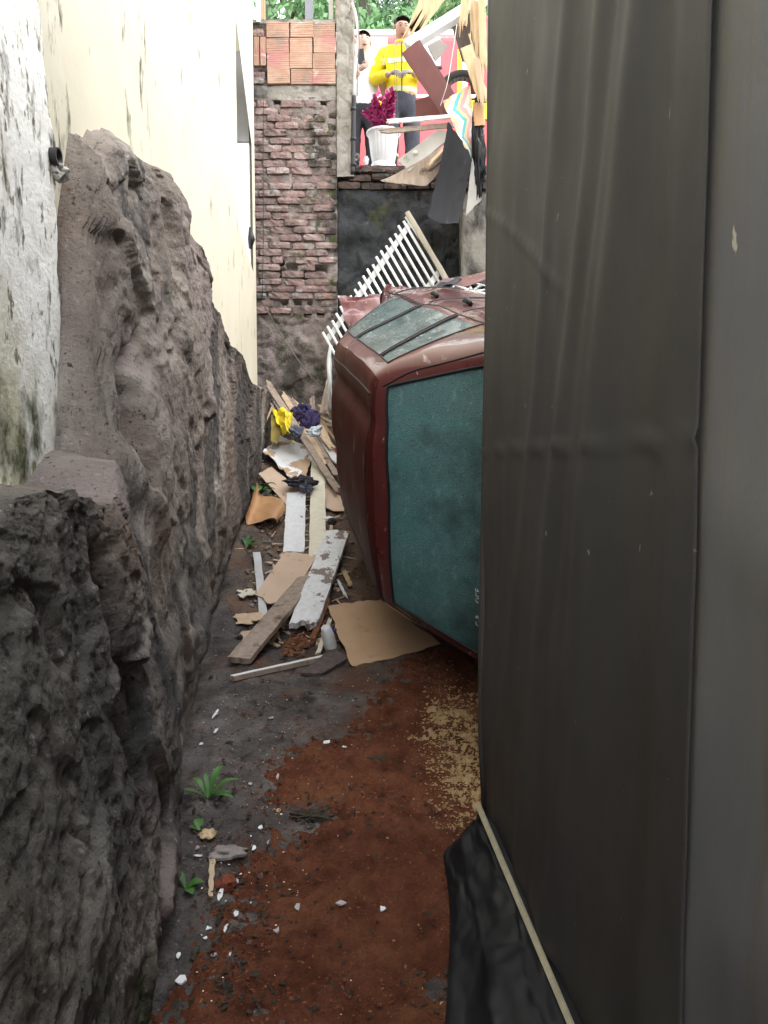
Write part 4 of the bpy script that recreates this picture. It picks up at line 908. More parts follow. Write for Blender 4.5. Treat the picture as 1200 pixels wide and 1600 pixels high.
def person(name, foot, h, label, pose, mats, face_yaw=0.0, look=-.5):
    k = h / 1.75; P0 = np.asarray(foot, float); p = empty(name, P0, label, 'person')
    T = lambda q: P0 + np.array([q[0], q[1], q[2]]) * k
    sk, top, bot, shoe = mats
    ee, ww = pose['elbow'], pose['wrist']
    # continuous body
    V = [(0, 0, .95), (0, 0, 1.12), (0, 0, 1.32), (0, .0, 1.44), (0, -.01, 1.52), (0, -.03, 1.585), (0, -.035, 1.66), (0, -.02, 1.715)]; E = [(a, a + 1) for a in range(7)]; r = [.12, .115, .13, .09, .058, .066, .084, .066]
    for si, s in ((0, -1), (1, 1)):
        i = len(V); V += [(s * .17, 0, 1.42), ee[si], ww[si]]; E += [(3, i), (i, i + 1), (i + 1, i + 2)]; r += [.062, .045, .032]
        i = len(V); V += [(s * .095, 0, .88), (s * .105, -.02, .5), (s * .11, .01, .09), (s * .125, -.13, .045)]; E += [(0, i), (i, i + 1), (i + 1, i + 2), (i + 2, i + 3)]; r += [.095, .062, .042, .036]
    Vb, Fb = skinVF([T(q) for q in V], E, [q * k for q in r]); 
    # face: push out nose and chin on the head, so it stays one surface
    hc = T((0, -.035, 1.65)); d = Vb - hc
    m = np.exp(-((d[:, 0] / .014) ** 2 + ((d[:, 2] + .005) / .026) ** 2)) * (d[:, 1] < -.03) * (d[:, 2] > -.1); Vb[:, 1] -= .02 * m
    m = np.exp(-((d[:, 0] / .03) ** 2 + ((d[:, 2] + .085) / .02) ** 2)) * (d[:, 1] < 0); Vb[:, 1] -= .014 * m
    for s in (-1, 1):
        m = np.exp(-(((d[:, 0] - s * .03) / .016) ** 2 + ((d[:, 2] - .018) / .012) ** 2)) * (d[:, 1] < -.03); Vb[:, 1] += .010 * m
    headsel = Vb[:, 2] > T((0, 0, 1.545))[2]; c, s_ = math.cos(look), math.sin(look); cy, sy_ = math.cos(face_yaw), math.sin(face_yaw); pv = T((0, -.01, 1.54))
    def turn(A):
        q = A - pv; q = np.stack([q[:, 0], q[:, 1] * c - q[:, 2] * s_, q[:, 1] * s_ + q[:, 2] * c], 1); q = np.stack([q[:, 0] * cy - q[:, 1] * sy_, q[:, 0] * sy_ + q[:, 1] * cy, q[:, 2]], 1); return q + pv
    w_ = sst(1.53, 1.60, (Vb[:, 2] - P0[2]) / k)[:, None]; Vb = Vb * (1 - w_) + turn(Vb) * w_
    body = mk('body', Vb, Fb, sk, p, True)
    for s in (-1, 1):
        V2, F2 = sphereVF(T((s * .030, -.108, 1.668)), (.008, .005, .005), 10, 6); mk('eye', turn(V2), F2, 'black', p, True)
        V2, F2 = boardVF(T((s * .012, -.116, 1.688)), T((s * .05, -.104, 1.69)), .012, .008, (0, -1, .3), nl=3, nw=2, taper=(.5, .3)); mk('eyebrow', turn(V2), F2, 'hair', p, True)
        V2, F2 = sphereVF(T((s * .086, -.02, 1.655)), (.012, .018, .032), 10, 8); mk('ear', turn(V2), F2, sk, p, True)
    V2, F2 = sphereVF(T((0, -.108, 1.598)), (.026, .008, .007), 12, 6); mk('mouth', turn(V2), F2, 'w_red', p, True)
    # hair cap
    V2, F2 = sphereVF((0, 0, 0), (.091, .100, .093), 28, 18); keep = [f for f in F2 if np.mean([V2[i][2] for i in f]) > (.048 - .55 * np.mean([V2[i][1] for i in f])) * 1.0]
    used = sorted({i for f in keep for i in f}); mp = {v: i for i, v in enumerate(used)}; V2 = V2[used] * (1 + .03 * fbm(V2[used] * 40, 2, 250))[:, None]
    mk('hair', turn(V2 * k + T((0, -.018, 1.672))), [tuple(mp[i] for i in f) for f in keep], 'hair', p, True)
    # trousers
    V = [(0, 0, .97), (0, 0, 1.10)]; E = [(0, 1)]; r = [.145, .130]
    for s in (-1, 1):
        i = len(V); V += [(s * .10, 0, .86), (s * .112, -.022, .5), (s * .115, .005, .10)]; E += [(0, i), (i, i + 1), (i + 1, i + 2)]; r += [.112, .085, .075]
    V2, F2 = skinVF([T(q) for q in V], E, [q * k for q in r]); V2 += .008 * np.stack([fbm(V2 * 12, 3, 260), fbm(V2 * 12, 3, 261), fbm(V2 * 0, 1, 2) * 0], 1); tr = mk('trousers', V2, F2, bot, p, True)
    # shirt / jacket with sleeves
    bulk = pose['bulk']; V = [(0, 0, 1.30), (0, 0, 1.12), (0, 0, pose['hem']), (0, .0, 1.44), (0, -.005, 1.505)]; E = [(0, 1), (1, 2), (0, 3), (3, 4)]; r = [(.185 * bulk, .135 * bulk), (.18 * bulk, .135 * bulk), (.185 * bulk, .14 * bulk), (.15, .10), (.066, .062)]
    for si, s in ((0, -1), (1, 1)):
        e = np.array(ee[si]); w = np.array(ww[si]); i = len(V); V += [(s * .175, 0, 1.41), tuple(e)]; E += [(3, i), (i, i + 1)]; r += [.082 * bulk, .066 * bulk]
        if pose['long']: V += [tuple(w + (e - w) * .1)]; E += [(i + 1, i + 2)]; r += [.056 * bulk]
        else: V[-1] = tuple(np.array((s * .175, 0, 1.41)) * .35 + e * .65)
    V2, F2 = skinVF([T(q) for q in V], E, [tuple(x * k for x in q) if isinstance(q, tuple) else q * k for q in r]); V2 += .010 * np.stack([fbm(V2 * 9, 3, 270), fbm(V2 * 9, 3, 271), fbm(V2 * 9, 2, 272)], 1)
    garment = mk(pose['garment'], V2, F2, top, p, True)
    gb = BVHTree.FromPolygons([Vector(q) for q in V2], F2)
    if pose.get('bands'):
        def band(zs, rad, cen, hw_):
            Vq = []
            for t in np.linspace(0, 2 * math.pi, 41)[:-1]:
                for z_ in (zs - hw_, zs + hw_):
                    c_ = T((cen[0], cen[1], z_)); dr = Vector((math.cos(t), math.sin(t), 0)); h_ = gb.ray_cast(Vector(c_) + dr * .6, -dr, .6)
                    q = h_[0] if h_[0] is not None else Vector(c_) + dr * rad; Vq.append(tuple(q + dr * .006))
            return np.array(Vq), gridF(40, 2, True)
        for z_ in (1.31, 1.035): mk('reflective_band', *band(z_, .19, (0, 0), .024), 'reflect', garment, True)
    if pose.get('bands'):
        V2, F2 = tube([T((.062 * math.cos(t), -.005 + .064 * math.sin(t), 1.515)) for t in np.linspace(0, 6.283, 25)], .018 * k, 8, False); mk('collar', V2, F2, top, garment, True)
        V2, F2 = boardVF(T((0, -.150, 1.46)), T((0, -.170, .93)), .012, .006, (0, -1, 0), nl=6, nw=1); mk('zip', V2, F2, 'navy', garment)
        for s in (-1, 1):
            V2, F2 = tube([T((s * .113 + .078 * math.cos(t), -.012 + .078 * math.sin(t), .40)) for t in np.linspace(0, 6.283, 25)], .016 * k, 6, False); mk('reflective_band', V2, F2, 'reflect', tr, True)
    for si, s in ((0, -1), (1, 1)):
        w, e = np.array(ww[si]), np.array(ee[si]); Vh, Eh, Rh = hand(T(w), (w - e) * np.array([1, 1, 1.]), s, np.array([-s * .6, -.2, -.6]) if not pose.get('up') or si == 1 else np.array([.3, .6, .2]), k, .7)
        V2, F2 = skinVF(Vh, Eh, Rh, 1); mk('hand', V2, F2, pose['handmat'], p, True)
        V2, F2 = skinVF([T((s * .113, .05, .05)), T((s * .113, -.02, .06)), T((s * .122, -.12, .042)), T((s * .125, -.18, .035))], [(0, 1), (1, 2), (2, 3)], [.045, .05, .042, .03]); mk('shoe', V2, F2, shoe, p, True)
    return p, T
sz = STZ(8.3)
c0 = at(627, 240, 8.45)
ff, T = person('person', (c0[0], 8.45, sz), 1.80, 'man in a yellow high-visibility jacket and dark trousers looking down at his gloved hands', dict(elbow=[(-.30, .02, 1.17), (.30, .0, 1.17)], wrist=[(-.115, -.20, 1.135), (.10, -.20, 1.14)], bulk=.97, hem=.90, long=True, garment='jacket', bands=True, handmat='glove'), ('skin', 'jacket', 'navy', 'black'), .12, .38)
c1 = at(567, 240, 8.55)
wm, T = person('person', (c1[0], 8.55, STZ(8.55)), 1.70, 'man in a white t-shirt and black trousers holding up a phone', dict(elbow=[(-.24, -.02, 1.12), (.25, .03, 1.12)], wrist=[(-.03, -.24, 1.25), (.24, -.08, .90)], bulk=.98, hem=.86, long=False, garment='shirt', handmat='skinpale', up=True), ('skinpale', 'white_cotton', 'blackcloth', 'black'), .25, .12)
ph = MB().box(T((-.01, -.30, 1.37)), (.036, .005, .072), np.array(Matrix.Rotation(R(-8), 3, 'Y'))).build('phone', 'black'); tag(ph, 'dark phone held up by the man in white', 'phone')
# pot with magenta plant
pc = at(599, 268, 7.62); pc[2] = STZ(7.62)
pot = empty('plant_pot', pc, 'white fluted urn shaped pot on the street edge', 'pot')
prof = [(.0, .0), (.15, .0), (.155, .03), (.145, .07), (.125, .09), (.135, .10), (.15, .18), (.162, .28), (.172, .35), (.19, .375), (.20, .385), (.20, .405), (.185, .41), (.17, .40), (.165, .36), (.0, .36)]
prof = [(r * .80, z * .92) for r, z in prof]
V, F = lathe(prof, pc, 96, lambda a, z: (.032 * (math.sin(a * 22) > 0) * (1 if .11 < z < .355 else 0)) + (.03 * abs(math.sin(a * 6)) if .01 < z < .08 else 0)); mk('urn', V, F, 'potwhite', pot, True).data.set_sharp_from_angle(angle=R(35))
V, F = sphereVF(pc + np.array([0, 0, .33]), (.128, .128, .02), 20, 6); mk('soil', V, F, 'mud', pot, True)
pl = empty('magenta_plant', pc + np.array([0, 0, .37]), 'bushy magenta leaved plant growing in the white urn', 'plant')
sv = MB(); 
for k in range(16):
    a = random.uniform(0, 6.28); r_ = random.uniform(.04, .17); tip = pc + np.array([r_ * math.cos(a), r_ * math.sin(a), random.uniform(.58, .74) - r_ * .2]); base = pc + np.array([.02 * math.cos(a), .02 * math.sin(a), .36])
    sp = spline([base, (base + tip) / 2 + np.array([.02 * math.cos(a), .02 * math.sin(a), .03]), tip], 10); V, F = tube(sp, .004, 5); sv.add(V, F)
    lf = MB()
    for q in range(26):
        b = sp[random.randint(2, 9)]; d = nrm(RNG.normal(size=3) * np.array([1, 1, .7]) + np.array([math.cos(a) * .5, math.sin(a) * .5, .6])); s = nrm(np.cross(d, RNG.normal(size=3))); l_ = random.uniform(.045, .075); n_ = np.cross(d, s)
        lf.add([b, b + d * l_ * .45 + s * l_ * .42 + n_ * .008, b + d * l_ - n_ * .012, b + d * l_ * .45 - s * l_ * .42 + n_ * .008], [(0, 1, 2), (0, 2, 3)])
    tag(lf.build('leaf_spray', 'magenta', pl), kind='stuff')
sv.build('stem', 'fibre', pl)
# fire truck behind
TY, TB = 10.6, STZ(12) 
tr = empty('fire_truck', (.9, TY + 1.1, TB), 'red fire truck with yellow stripes and pale cab windows standing in the street', 'truck')
def tb(x0, x1, z0, z1, y0, y1, mat, name, par=tr, bev=.04):
    bm = bmesh.new(); bmesh.ops.create_cube(bm, size=1); bmesh.ops.scale(bm, vec=(x1 - x0, y1 - y0, z1 - z0), verts=bm.verts)
    if bev: bmesh.ops.bevel(bm, geom=bm.edges[:], offset=bev, segments=3, affect='EDGES', profile=.5)
    V = np.array([v.co[:] for v in bm.verts]) + np.array([(x0 + x1) / 2, (y0 + y1) / 2, (z0 + z1) / 2]); F = [[v.index for v in f.verts] for f in bm.faces]; bm.verts.index_update(); F = [[v.index for v in f.verts] for f in bm.faces]; bm.free(); return mk(name, V, F, mat, par)
zt = lambda py: float(at(600, py, TY)[2]); xt = lambda px: float(at(px, 150, TY)[0])
tb(-2.6, xt(735), TB + .5, zt(52), TY, TY + 2.2, 'truckred', 'cab_body', bev=.10)
tb(xt(745), 4.4, TB + .5, zt(20), TY + .02, TY + 2.2, 'truckred', 'equipment_box', bev=.06)
tb(-2.4, xt(728), zt(50) + .004, zt(50) + .10, TY + .1, TY + 2.1, 'truckwhite', 'cab_roof', bev=.04)
for (xa, xb_) in ((480, 545), (552, 606), (640, 688)):
    w_ = tb(xt(xa), xt(xb_), zt(104), zt(58), TY - .012, TY + .02, 'truckglass', 'cab_window', bev=.008); tb(xt(xa) - .02, xt(xb_) + .02, zt(108), zt(104.5), TY - .02, TY + .02, 'black', 'window_sill', w_, .004)
tb(-2.5, 4.3, zt(186), zt(157), TY - .008, TY + .03, 'stripe', 'stripe', bev=0); tb(-2.5, 4.3, zt(153), zt(148), TY - .008, TY + .03, 'truckwhite', 'stripe', bev=0)
tb(xt(714), xt(721), zt(150), zt(78), TY - .010, TY + .03, 'stripe', 'corner_stripe', bev=0); tb(xt(722), xt(730), zt(150), zt(78), TY - .009, TY + .03, 'truckwhite', 'corner_stripe', bev=0)
tb(xt(556), xt(606), zt(128), zt(112), TY - .01, TY + .03, 'truckwhite', 'door_panel', bev=.004); 
for X in (-1.5, 2.9):
    V, F = lathe([(0, -.14), (.30, -.14), (.46, -.13), (.5, -.1), (.5, .1), (.46, .13), (.30, .14), (0, .14)], (0, 0, 0), 32); w_ = mk('wheel', V[:, [0, 2, 1]] + np.array([X, TY + .16, TB + .5]), F, 'tyre', tr, True)
    V, F = lathe([(0, -.02), (.2, -.02), (.28, .01), (.28, .03), (0, .03)], (0, 0, 0), 24); mk('hub', V[:, [0, 2, 1]] + np.array([X, TY + .03, TB + .5]), F, 'silver', w_, True)
# trees beyond the street
def tree(x_, y_, z_, h, cr, label, mat, seed, group='trees beyond the street'):
    t = empty('tree', (x_, y_, z_), label, 'tree', group); rr = np.random.default_rng(seed)
    tk = MB(); top = np.array([x_ + rr.normal() * .4, y_, z_ + h * .8]); tk.add(*tube(spline([(x_, y_, z_ - .2), (x_ + .15, y_, z_ + h * .3), (x_ - .1, y_ + .1, z_ + h * .55), top], 14), np.linspace(.26, .06, 14), 10))
    cl = []
    for k in range(22):
        a = rr.uniform(0, 6.28); zz = z_ + h * rr.uniform(.12, 1.0); rad = cr * math.sqrt(max(.08, 1 - ((zz - z_ - h * .5) / (h * .55)) ** 2)) * rr.uniform(.45, 1.0); c = np.array([x_ + rad * math.cos(a), y_ + rad * math.sin(a), zz]); cl.append((c, rr.uniform(.6, 1.25)))
        st = np.array([x_, y_, max(z_ + h * .15, zz - rad * .6)]); tk.add(*tube(spline([st, (st + c) / 2 + np.array([0, 0, .2]), c], 8), np.linspace(.07, .015, 8), 6))
    tk.build('trunk', 'bark', t, True)
    n = 950; V = []; 
    for c, r_ in cl:
        d = rr.normal(size=(n, 3)); d /= np.linalg.norm(d, axis=1)[:, None]; q = c + d * (r_ * rr.uniform(.35, 1, n) ** .5)[:, None] * np.array([1.15, 1.15, .8])
        a = rr.normal(size=(n, 3)); a /= np.linalg.norm(a, axis=1)[:, None]; b = np.cross(a, rr.normal(size=(n, 3))); b /= np.linalg.norm(b, axis=1)[:, None]; l_ = rr.uniform(.045, .10, n)[:, None]
        V.append(np.stack([q - a * l_, q + b * l_ * .5, q + a * l_, q - b * l_ * .5], 1).reshape(-1, 3))
    V = np.concatenate(V); F = np.arange(len(V)).reshape(-1, 4); mk('crown', V, F, mat, t)
TB2 = STZ(20)
for k, (px_, Y_, h_, cr_, m_, lb) in enumerate(((430, 17, 12, 2.6, 'foliage2', 'light green tree seen through the left half of the window frame'), (500, 20, 14, 2.8, 'foliage', 'darker green tree seen behind the right grey post of the window frame'), (575, 16.5, 12, 2.5, 'foliage2', 'bright green tree behind the man in white'), (650, 19, 14, 3.0, 'foliage', 'deep green tree behind the yellow jacket and the white beam'), (715, 16, 11, 2.4, 'foliage2', 'green tree showing between the white beam and the fire truck'), (560, 26, 19, 4.0, 'foliage', 'tall far tree behind the others above the truck'), (460, 27, 19, 4.0, 'foliage', 'tall far tree behind the window frame'), (790, 24, 18, 4.2, 'foliage', 'tall far tree mostly hidden by the tarpaulin top'))):
    tree(float(at(px_, 60, Y_)[0]), Y_, TB2, h_, cr_, lb, m_, 300 + k)

# ================================================================== broken house parts hanging over the gap
gB = 'broken boards hanging over the street edge'
board('white_beam', at(636, 66, 7.0), at(800, -36, 7.0), .125, .07, 'white_paint', 'long white painted beam slanting up across the gap', 'beam', up=(-.45, -.8, .35), jag=(.03, .004), nl=14)
board('splintered_board', at(690, -30, 7.12), at(641, 56, 7.12), .22, .012, 'w_fresh', 'pale splintered board pointing down above the white beam', 'board', up=(0, -1, 0), jag=(.0, .22), nl=10, nw=12, taper=(1.1, .45), group=gB)
board('red_board', at(641, 72, 6.9), at(704, 168, 6.9), .185, .02, 'w_red', 'longer red brown board slanting down under the white beam', 'board', up=(-.2, -.95, .1), group=gB)
sheet('red_board', [at(648, 158, 7.2), at(692, 142, 7.15), at(705, 180, 7.1), at(650, 184, 7.2)], 'w_red', 'smaller red brown board behind the zigzag panel and pot', 'board', .012, gB)
sheet('zigzag_panel', [at(692, 160, 6.85), at(735, 133, 6.8), at(743, 262, 6.75), at(738, 262, 6.78)], 'zigzag', 'broken panel printed with pink, yellow and turquoise zigzags', 'panel', .006, None, lambda u, v: .05 * np.sin(v * 3) * (u - .5) * 2, .012, 20, 20)
board('white_board', at(606, 189, 7.1), at(712, 180, 7.0), .07, .015, 'w_white', 'white slat lying almost level above the urn', 'slat', up=(0, -.75, .65), jag=(.03, .01), group=gB)
board('splintered_board', at(594, 205, 7.12), at(712, 194, 7.02), .065, .012, 'w_grey', 'brown splintered slat just under the level white slat', 'slat', up=(0, -.85, .5), jag=(.08, .01), group=gB)
sheet('fallen_panel', [at(622, 251, 7.2), at(684, 204, 7.05), at(716, 206, 7.0), at(640, 268, 7.1)], 'greysheet', 'grey white panel with a small round hole plug slanting beside the urn', 'panel', .018, gB)
V, F = sphereVF(at(649, 238, 7.09), (.022, .01, .018), 14, 8); tag(mk('plug', V, F, 'w_cream', None, True), 'small cream round knob on the slanting grey white panel', 'knob')
sheet('drooping_board', [at(592, 284, 7.15), at(690, 232, 7.0), at(700, 245, 6.95), at(668, 290, 7.05)], 'w_grey', 'torn flat board with a dark underside drooping over the wall edge', 'board', .014, gB, lambda u, v: .03 * np.sin(u * 4), .02)
board('broken_board', at(668, 258, 6.95), at(706, 218, 6.9), .05, .02, 'w_tan', 'short brown broken slat over the torn board', 'slat', up=(0, -.6, .8), jag=(.05, .02), group=gB)
board('broken_board', at(672, 264, 6.93), at(704, 236, 6.88), .03, .02, 'darkwood', 'dark thin slat just below the short brown slat', 'slat', up=(0, -.6, .8), jag=(.05, .02), group=gB)
sheet('dark_sheet', [at(700, 188, 6.75), at(738, 250, 6.7), at(716, 350, 6.7), at(667, 336, 6.75)], 'darksheet', 'large dark flexible sheet hanging down over the sooty wall', 'sheet', .006, None, lambda u, v: .10 * np.sin(v * 2.6) * (1 - u * .4) + .03 * np.sin(u * 5), .02, 24, 24)
sheet('grey_sheet', [at(738, 244, 6.72), at(750, 300, 6.7), at(752, 312, 6.7), at(728, 338, 6.72)], 'greysheet', 'pale grey torn sheet hanging right of the dark sheet', 'sheet', .008, None, None, .015)
board('pale_plank', at(728, 72, 6.7), at(757, 158, 6.65), .095, .02, 'w_fresh', 'pale plank slanting down in front of the split timbers', 'plank', up=(-.1, -1, .1), jag=(.006, .03), group=gB)
sheet('brown_board', [at(700, 20, 7.05), at(750, 0, 7.0), at(757, 100, 6.9), at(722, 95, 7.0)], 'darkwood', 'dark brown panel under the white beam behind the pale plank', 'panel', .02, gB)
lbs = ['split timber with a jagged tip nearest the dark tarpaulin', 'split timber behind the pale plank', 'thin split lath beside the pale plank', 'split timber hanging from the white beam, leftmost of its cluster', 'short split timber between the lath and the tarpaulin', 'long tan split timber rising past the white beam']
for k, (a, b, w_, jj) in enumerate((((752, -20, 6.75), (756, 120, 6.65), .06, .12), ((742, 0, 6.8), (748, 100, 6.72), .05, .14), ((733, 52, 6.72), (752, 130, 6.66), .016, .02), ((728, -10, 6.95), (722, 48, 6.85), .07, .16), ((744, 90, 6.62), (757, 170, 6.6), .05, .08), ((738, -30, 6.85), (740, 60, 6.8), .05, .1))):
    board('split_timber', at(*a), at(*b), w_, .02, 'w_fresh' if k != 4 else 'w_tan', lbs[k], 'timber', up=(-.2, -1, 0), jag=(.01, jj), nl=8, nw=8, group='split timbers beside the tarpaulin')
# tyre carcass arc
th_ = np.linspace(R(15), R(165), 26); c_ = at(722, 142, 7.0)
V, F = tube([c_ + np.array([-.16 * math.cos(t) , 0, .13 * math.sin(t)]) for t in th_], .045, 12)
ty = empty('torn_tyre', c_, 'dark curved strip of torn tyre above the zigzag panel', 'tyre strip'); mk('carcass', V, F, 'tyre', ty, True)
fr_ = MB()
for k in range(40):
    t = R(20 + 140 * k / 39); b = c_ + np.array([-.13 * math.cos(t), -.04, .10 * math.sin(t)]); fr_.add(*tube([b, b + np.array([random.uniform(-.008, .008), -.01, -.04])], .0025, 4))
fr_.build('fringe', 'darkwood', ty)
sheet('grey_block', [at(668, 72, 7.3), at(688, 62, 7.3), at(700, 74, 7.3), at(680, 96, 7.3)], 'greysheet', 'small grey broken panel in front of the truck window', 'panel', .03, gB)
V, F = tube(spline([at(714, 38, 6.8), at(706, 90, 6.75), at(699, 130, 6.7), at(688, 166, 6.75)]), .003, 5); tag(mk('string', V, F, 'palewire', None, True), 'pale string hanging across the long red brown board', 'string')
V, F = crumple(at(748, 245, 6.75), (.07, .08, .42), 5, .3, 3); tag(mk('black_bag', V, F, 'plastic', None, True), 'crumpled black plastic hanging beside the zigzag panel', 'plastic bag')
board('brown_block', at(748, 160, 6.7), at(750, 196, 6.7), .09, .05, 'hardboard_orange', 'brown wood block low beside the pale plank end', 'block', up=(0, -1, 0), group=gB)
# rubble on the street edge
rub = [((572, 250), 'paleblue', 'pale blue and white crushed bottle left of the urn', 'bottle', (.03, .03, .05)), ((562, 262), 'magenta', 'fallen magenta petals left of the urn foot', 'petals', (.04, .04, .02)), ((585, 280), 'clay', 'orange brick fragment under the urn on the wall edge', 'brick fragment', (.045, .04, .025)), ((671, 284), 'clay', 'orange brick fragment under the torn board', 'brick fragment', (.055, .04, .02)), ((557, 248), 'rubble', 'grey rubble lump at the foot of the black pipe', 'rubble', (.05, .05, .04)), ((640, 262), 'rubble', 'grey rubble lump right of the urn foot', 'rubble', (.07, .05, .035)), ((655, 258), 'darkcloth', 'dark rag behind the slanting white panel', 'rag', (.06, .05, .04)), ((566, 272), 'rubble', 'rubble lump below the fallen petals', 'rubble', (.06, .05, .03)), ((620, 270), 'rubble', 'rubble lump touching the right side of the urn foot', 'rubble', (.05, .05, .03))]
for k, (pxy, m_, lb, ct, rr_) in enumerate(rub):
    V, F = crumple(at(*pxy, 7.42), rr_, k + 3, .35, 1.8, 18, 12); tag(mk(ct.replace(' ', '_'), V, F, m_, None, False), lb, ct)

# ================================================================== floor: sawdust, debris
def poly_sd(px, h=0): return np.array([G(a, b, h)[:2] for a, b in px])
def psd(P, x, y):   # signed distance, positive inside
    d = np.full(len(x), 1e9); ins = np.zeros(len(x), bool); n = len(P)
    for i in range(n):
        a, b = P[i], P[(i + 1) % n]; e = b - a; w0, w1 = x - a[0], y - a[1]; t = np.clip((w0 * e[0] + w1 * e[1]) / (e @ e + 1e-12), 0, 1)
        d = np.minimum(d, np.hypot(w0 - e[0] * t, w1 - e[1] * t))
        c = ((a[1] > y) != (b[1] > y)) & (x < (b[0] - a[0]) * (y - a[1]) / (b[1] - a[1] + 1e-12) + a[0]); ins ^= c
    return np.where(ins, d, -d)
def gsurf(x, y):
    p3 = np.stack([x, y, x * 0], 1)
    return gz(y) + .018 * fbm(p3 * 3.0, 4, 40) + .006 * fbm(p3 * 22, 3, 50) + (.035 * np.abs(fbm(p3 * 5, 4, 44)) * sst(4.3, 5.2, y)) + .05 * sst(-.25, .1, .0 - np.abs(x + .82 - .14 * (4 - y)) + .05) * .5
nx, ny = 300, 420
XX, YY = np.meshgrid(np.linspace(-.62, 1.0, nx), np.geomspace(1.25, 4.6, ny), indexing='ij'); x, y = XX.ravel(), YY.ravel(); p3 = np.stack([x, y, x * 0], 1)
base = gsurf(x, y)
P = poly_sd([(690, 1010), (770, 1010), (900, 1100), (900, 1700), (270, 1640), (300, 1560), (340, 1500), (385, 1460), (375, 1400), (400, 1340), (510, 1300), (560, 1270), (440, 1255), (430, 1200), (470, 1160), (545, 1150), (590, 1090), (640, 1040)])
sd_ = psd(P, x, y) + .035 + .045 * fbm(p3 * 4, 4, 400) + .03 * fbm(p3 * 14, 3, 405) + .045 * fbm(p3 * 48, 3, 407)
for (hx, hy, hr) in ((600, 1195, .075), (480, 1278, .07), (690, 1545, .10)):
    c = G(hx, hy); sd_ = sd_ - .3 * np.exp(-(((x - c[0]) / hr) ** 2 + ((y - c[1]) / (hr * .8)) ** 2)) * (.7 + .5 * fbm(p3 * 9, 3, 408))
fa_, e_ = facet(p3 * 16, 410, 1.2)
h = -.014 + .020 * sst(-.10, .08, sd_) + .010 * sst(0, .4, sd_) + (.006 * fbm(p3 * 10, 4, 412) + .007 * fbm(p3 * 32, 3, 415) + .0035 * fa_) * sst(-.12, .02, sd_)
o = mk('sawdust', np.stack([x, y, base + h], 1), gridFn(nx, ny), 'sawdust', None, True); tag(o, 'spread of damp red brown sawdust on the alley floor', None, None, 'stuff')
SAWH = base + h
sx_, sy_ = x, y
P = poly_sd([(700, 1080), (760, 1080), (780, 1300), (720, 1290), (690, 1250), (700, 1180), (660, 1130)])
sd2 = psd(P, x, y) + .10 * fbm(p3 * 6, 4, 420) + .06 * fbm(p3 * 25, 3, 425)
h2 = np.maximum(base, base + h) - .013 + .014 * sst(-.10, .12, sd2) + .010 * fbm(p3 * 70, 3, 430) + .004 * fbm(p3 * 20, 3, 432)
k_ = x > -.1
nxk = int((np.linspace(-.62, 1.0, nx) > -.1).sum())
o = mk('pale_sawdust', np.stack([x[k_], y[k_], h2[k_]], 1), gridFn(nxk, ny), 'palesaw', None, True); tag(o, 'pale yellow sawdust scattered beside the dark tarpaulin', None, None, 'stuff')
# crumbs, chips too small to count
def crumbs(name, n, gen, size, mat, label, lift=.0):
    V = []; F = []; k = 0
    for q in range(n):
        c, ok = gen()
        if not ok: continue
        s = size * random.uniform(.4, 1.5); a = random.uniform(0, 3.14); e = random.uniform(.35, 1)
        R_ = np.array(Matrix.Rotation(a, 3, 'Z') @ Matrix.Rotation(random.uniform(-.5, .5), 3, 'X'))
        B = np.array([(-1, -e, 0), (1, -e * .7, 0), (.8, e, 0), (-.9, e * .8, 0), (0.1, 0, .7)]) * s + RNG.normal(size=(5, 3)) * s * .2
        V.append(B @ R_.T + c + np.array([0, 0, lift])); F += [tuple(i + k for i in f) for f in ((0, 1, 4), (1, 2, 4), (2, 3, 4), (3, 0, 4), (3, 2, 1, 0))]; k += 5
    return tag(mk(name, np.concatenate(V), F, mat), label, None, None, 'stuff')
def gs1(a, b): return float(gsurf(np.array([a]), np.array([b]))[0])
def in_px(x0, x1, y0, y1, pw=1):
    def g():
        q = G(random.uniform(x0, x1), y0 + (y1 - y0) * random.random() ** pw); return np.array([q[0], q[1], gs1(q[0], q[1]) + .004]), True
    return g
crumbs('soil_crumbs', 900, in_px(300, 740, 1060, 1600), .007, 'mud', 'dark crumbs of soil over the floor', .006)
crumbs('sawdust_crumbs', 1500, in_px(300, 740, 1080, 1600), .0035, 'rednub', 'red brown clods in the sawdust', .008)
crumbs('sawdust_grains', 2600, lambda: (lambda q: (np.array([q[0], q[1], gs1(q[0], q[1])]), True))(G(random.gauss(430, 75), random.uniform(1090, 1600))), .0028, 'sawdust', 'loose red sawdust grains strewn past the edge of the spread', .003)
crumbs('wood_crumbs', 330, in_px(330, 620, 880, 1280), .0033, 'w_fresh', 'pale wood crumbs around the debris', .004)
crumbs('paint_crumbs', 150, in_px(300, 560, 860, 1600), .0028, 'chip', 'white paint flecks scattered on the floor', .006)
crumbs('rubble_crumbs', 420, in_px(385, 560, 760, 1000), .014, 'rubble', 'small rubble between the boards', .004)
crumbs('straw_crumbs', 2600, lambda: (lambda q: (np.array([q[0], q[1], SAWH[np.argmin((sx_ - q[0]) ** 2 + (sy_ - q[1]) ** 2)]]), True))(G(*(random.choice(((715, 1135), (722, 1180), (715, 1240), (700, 1160))) + RNG.normal(size=2) * np.array([26, 42])))), .0038, 'palesaw', 'pale shavings beside the dark tarpaulin', .003)
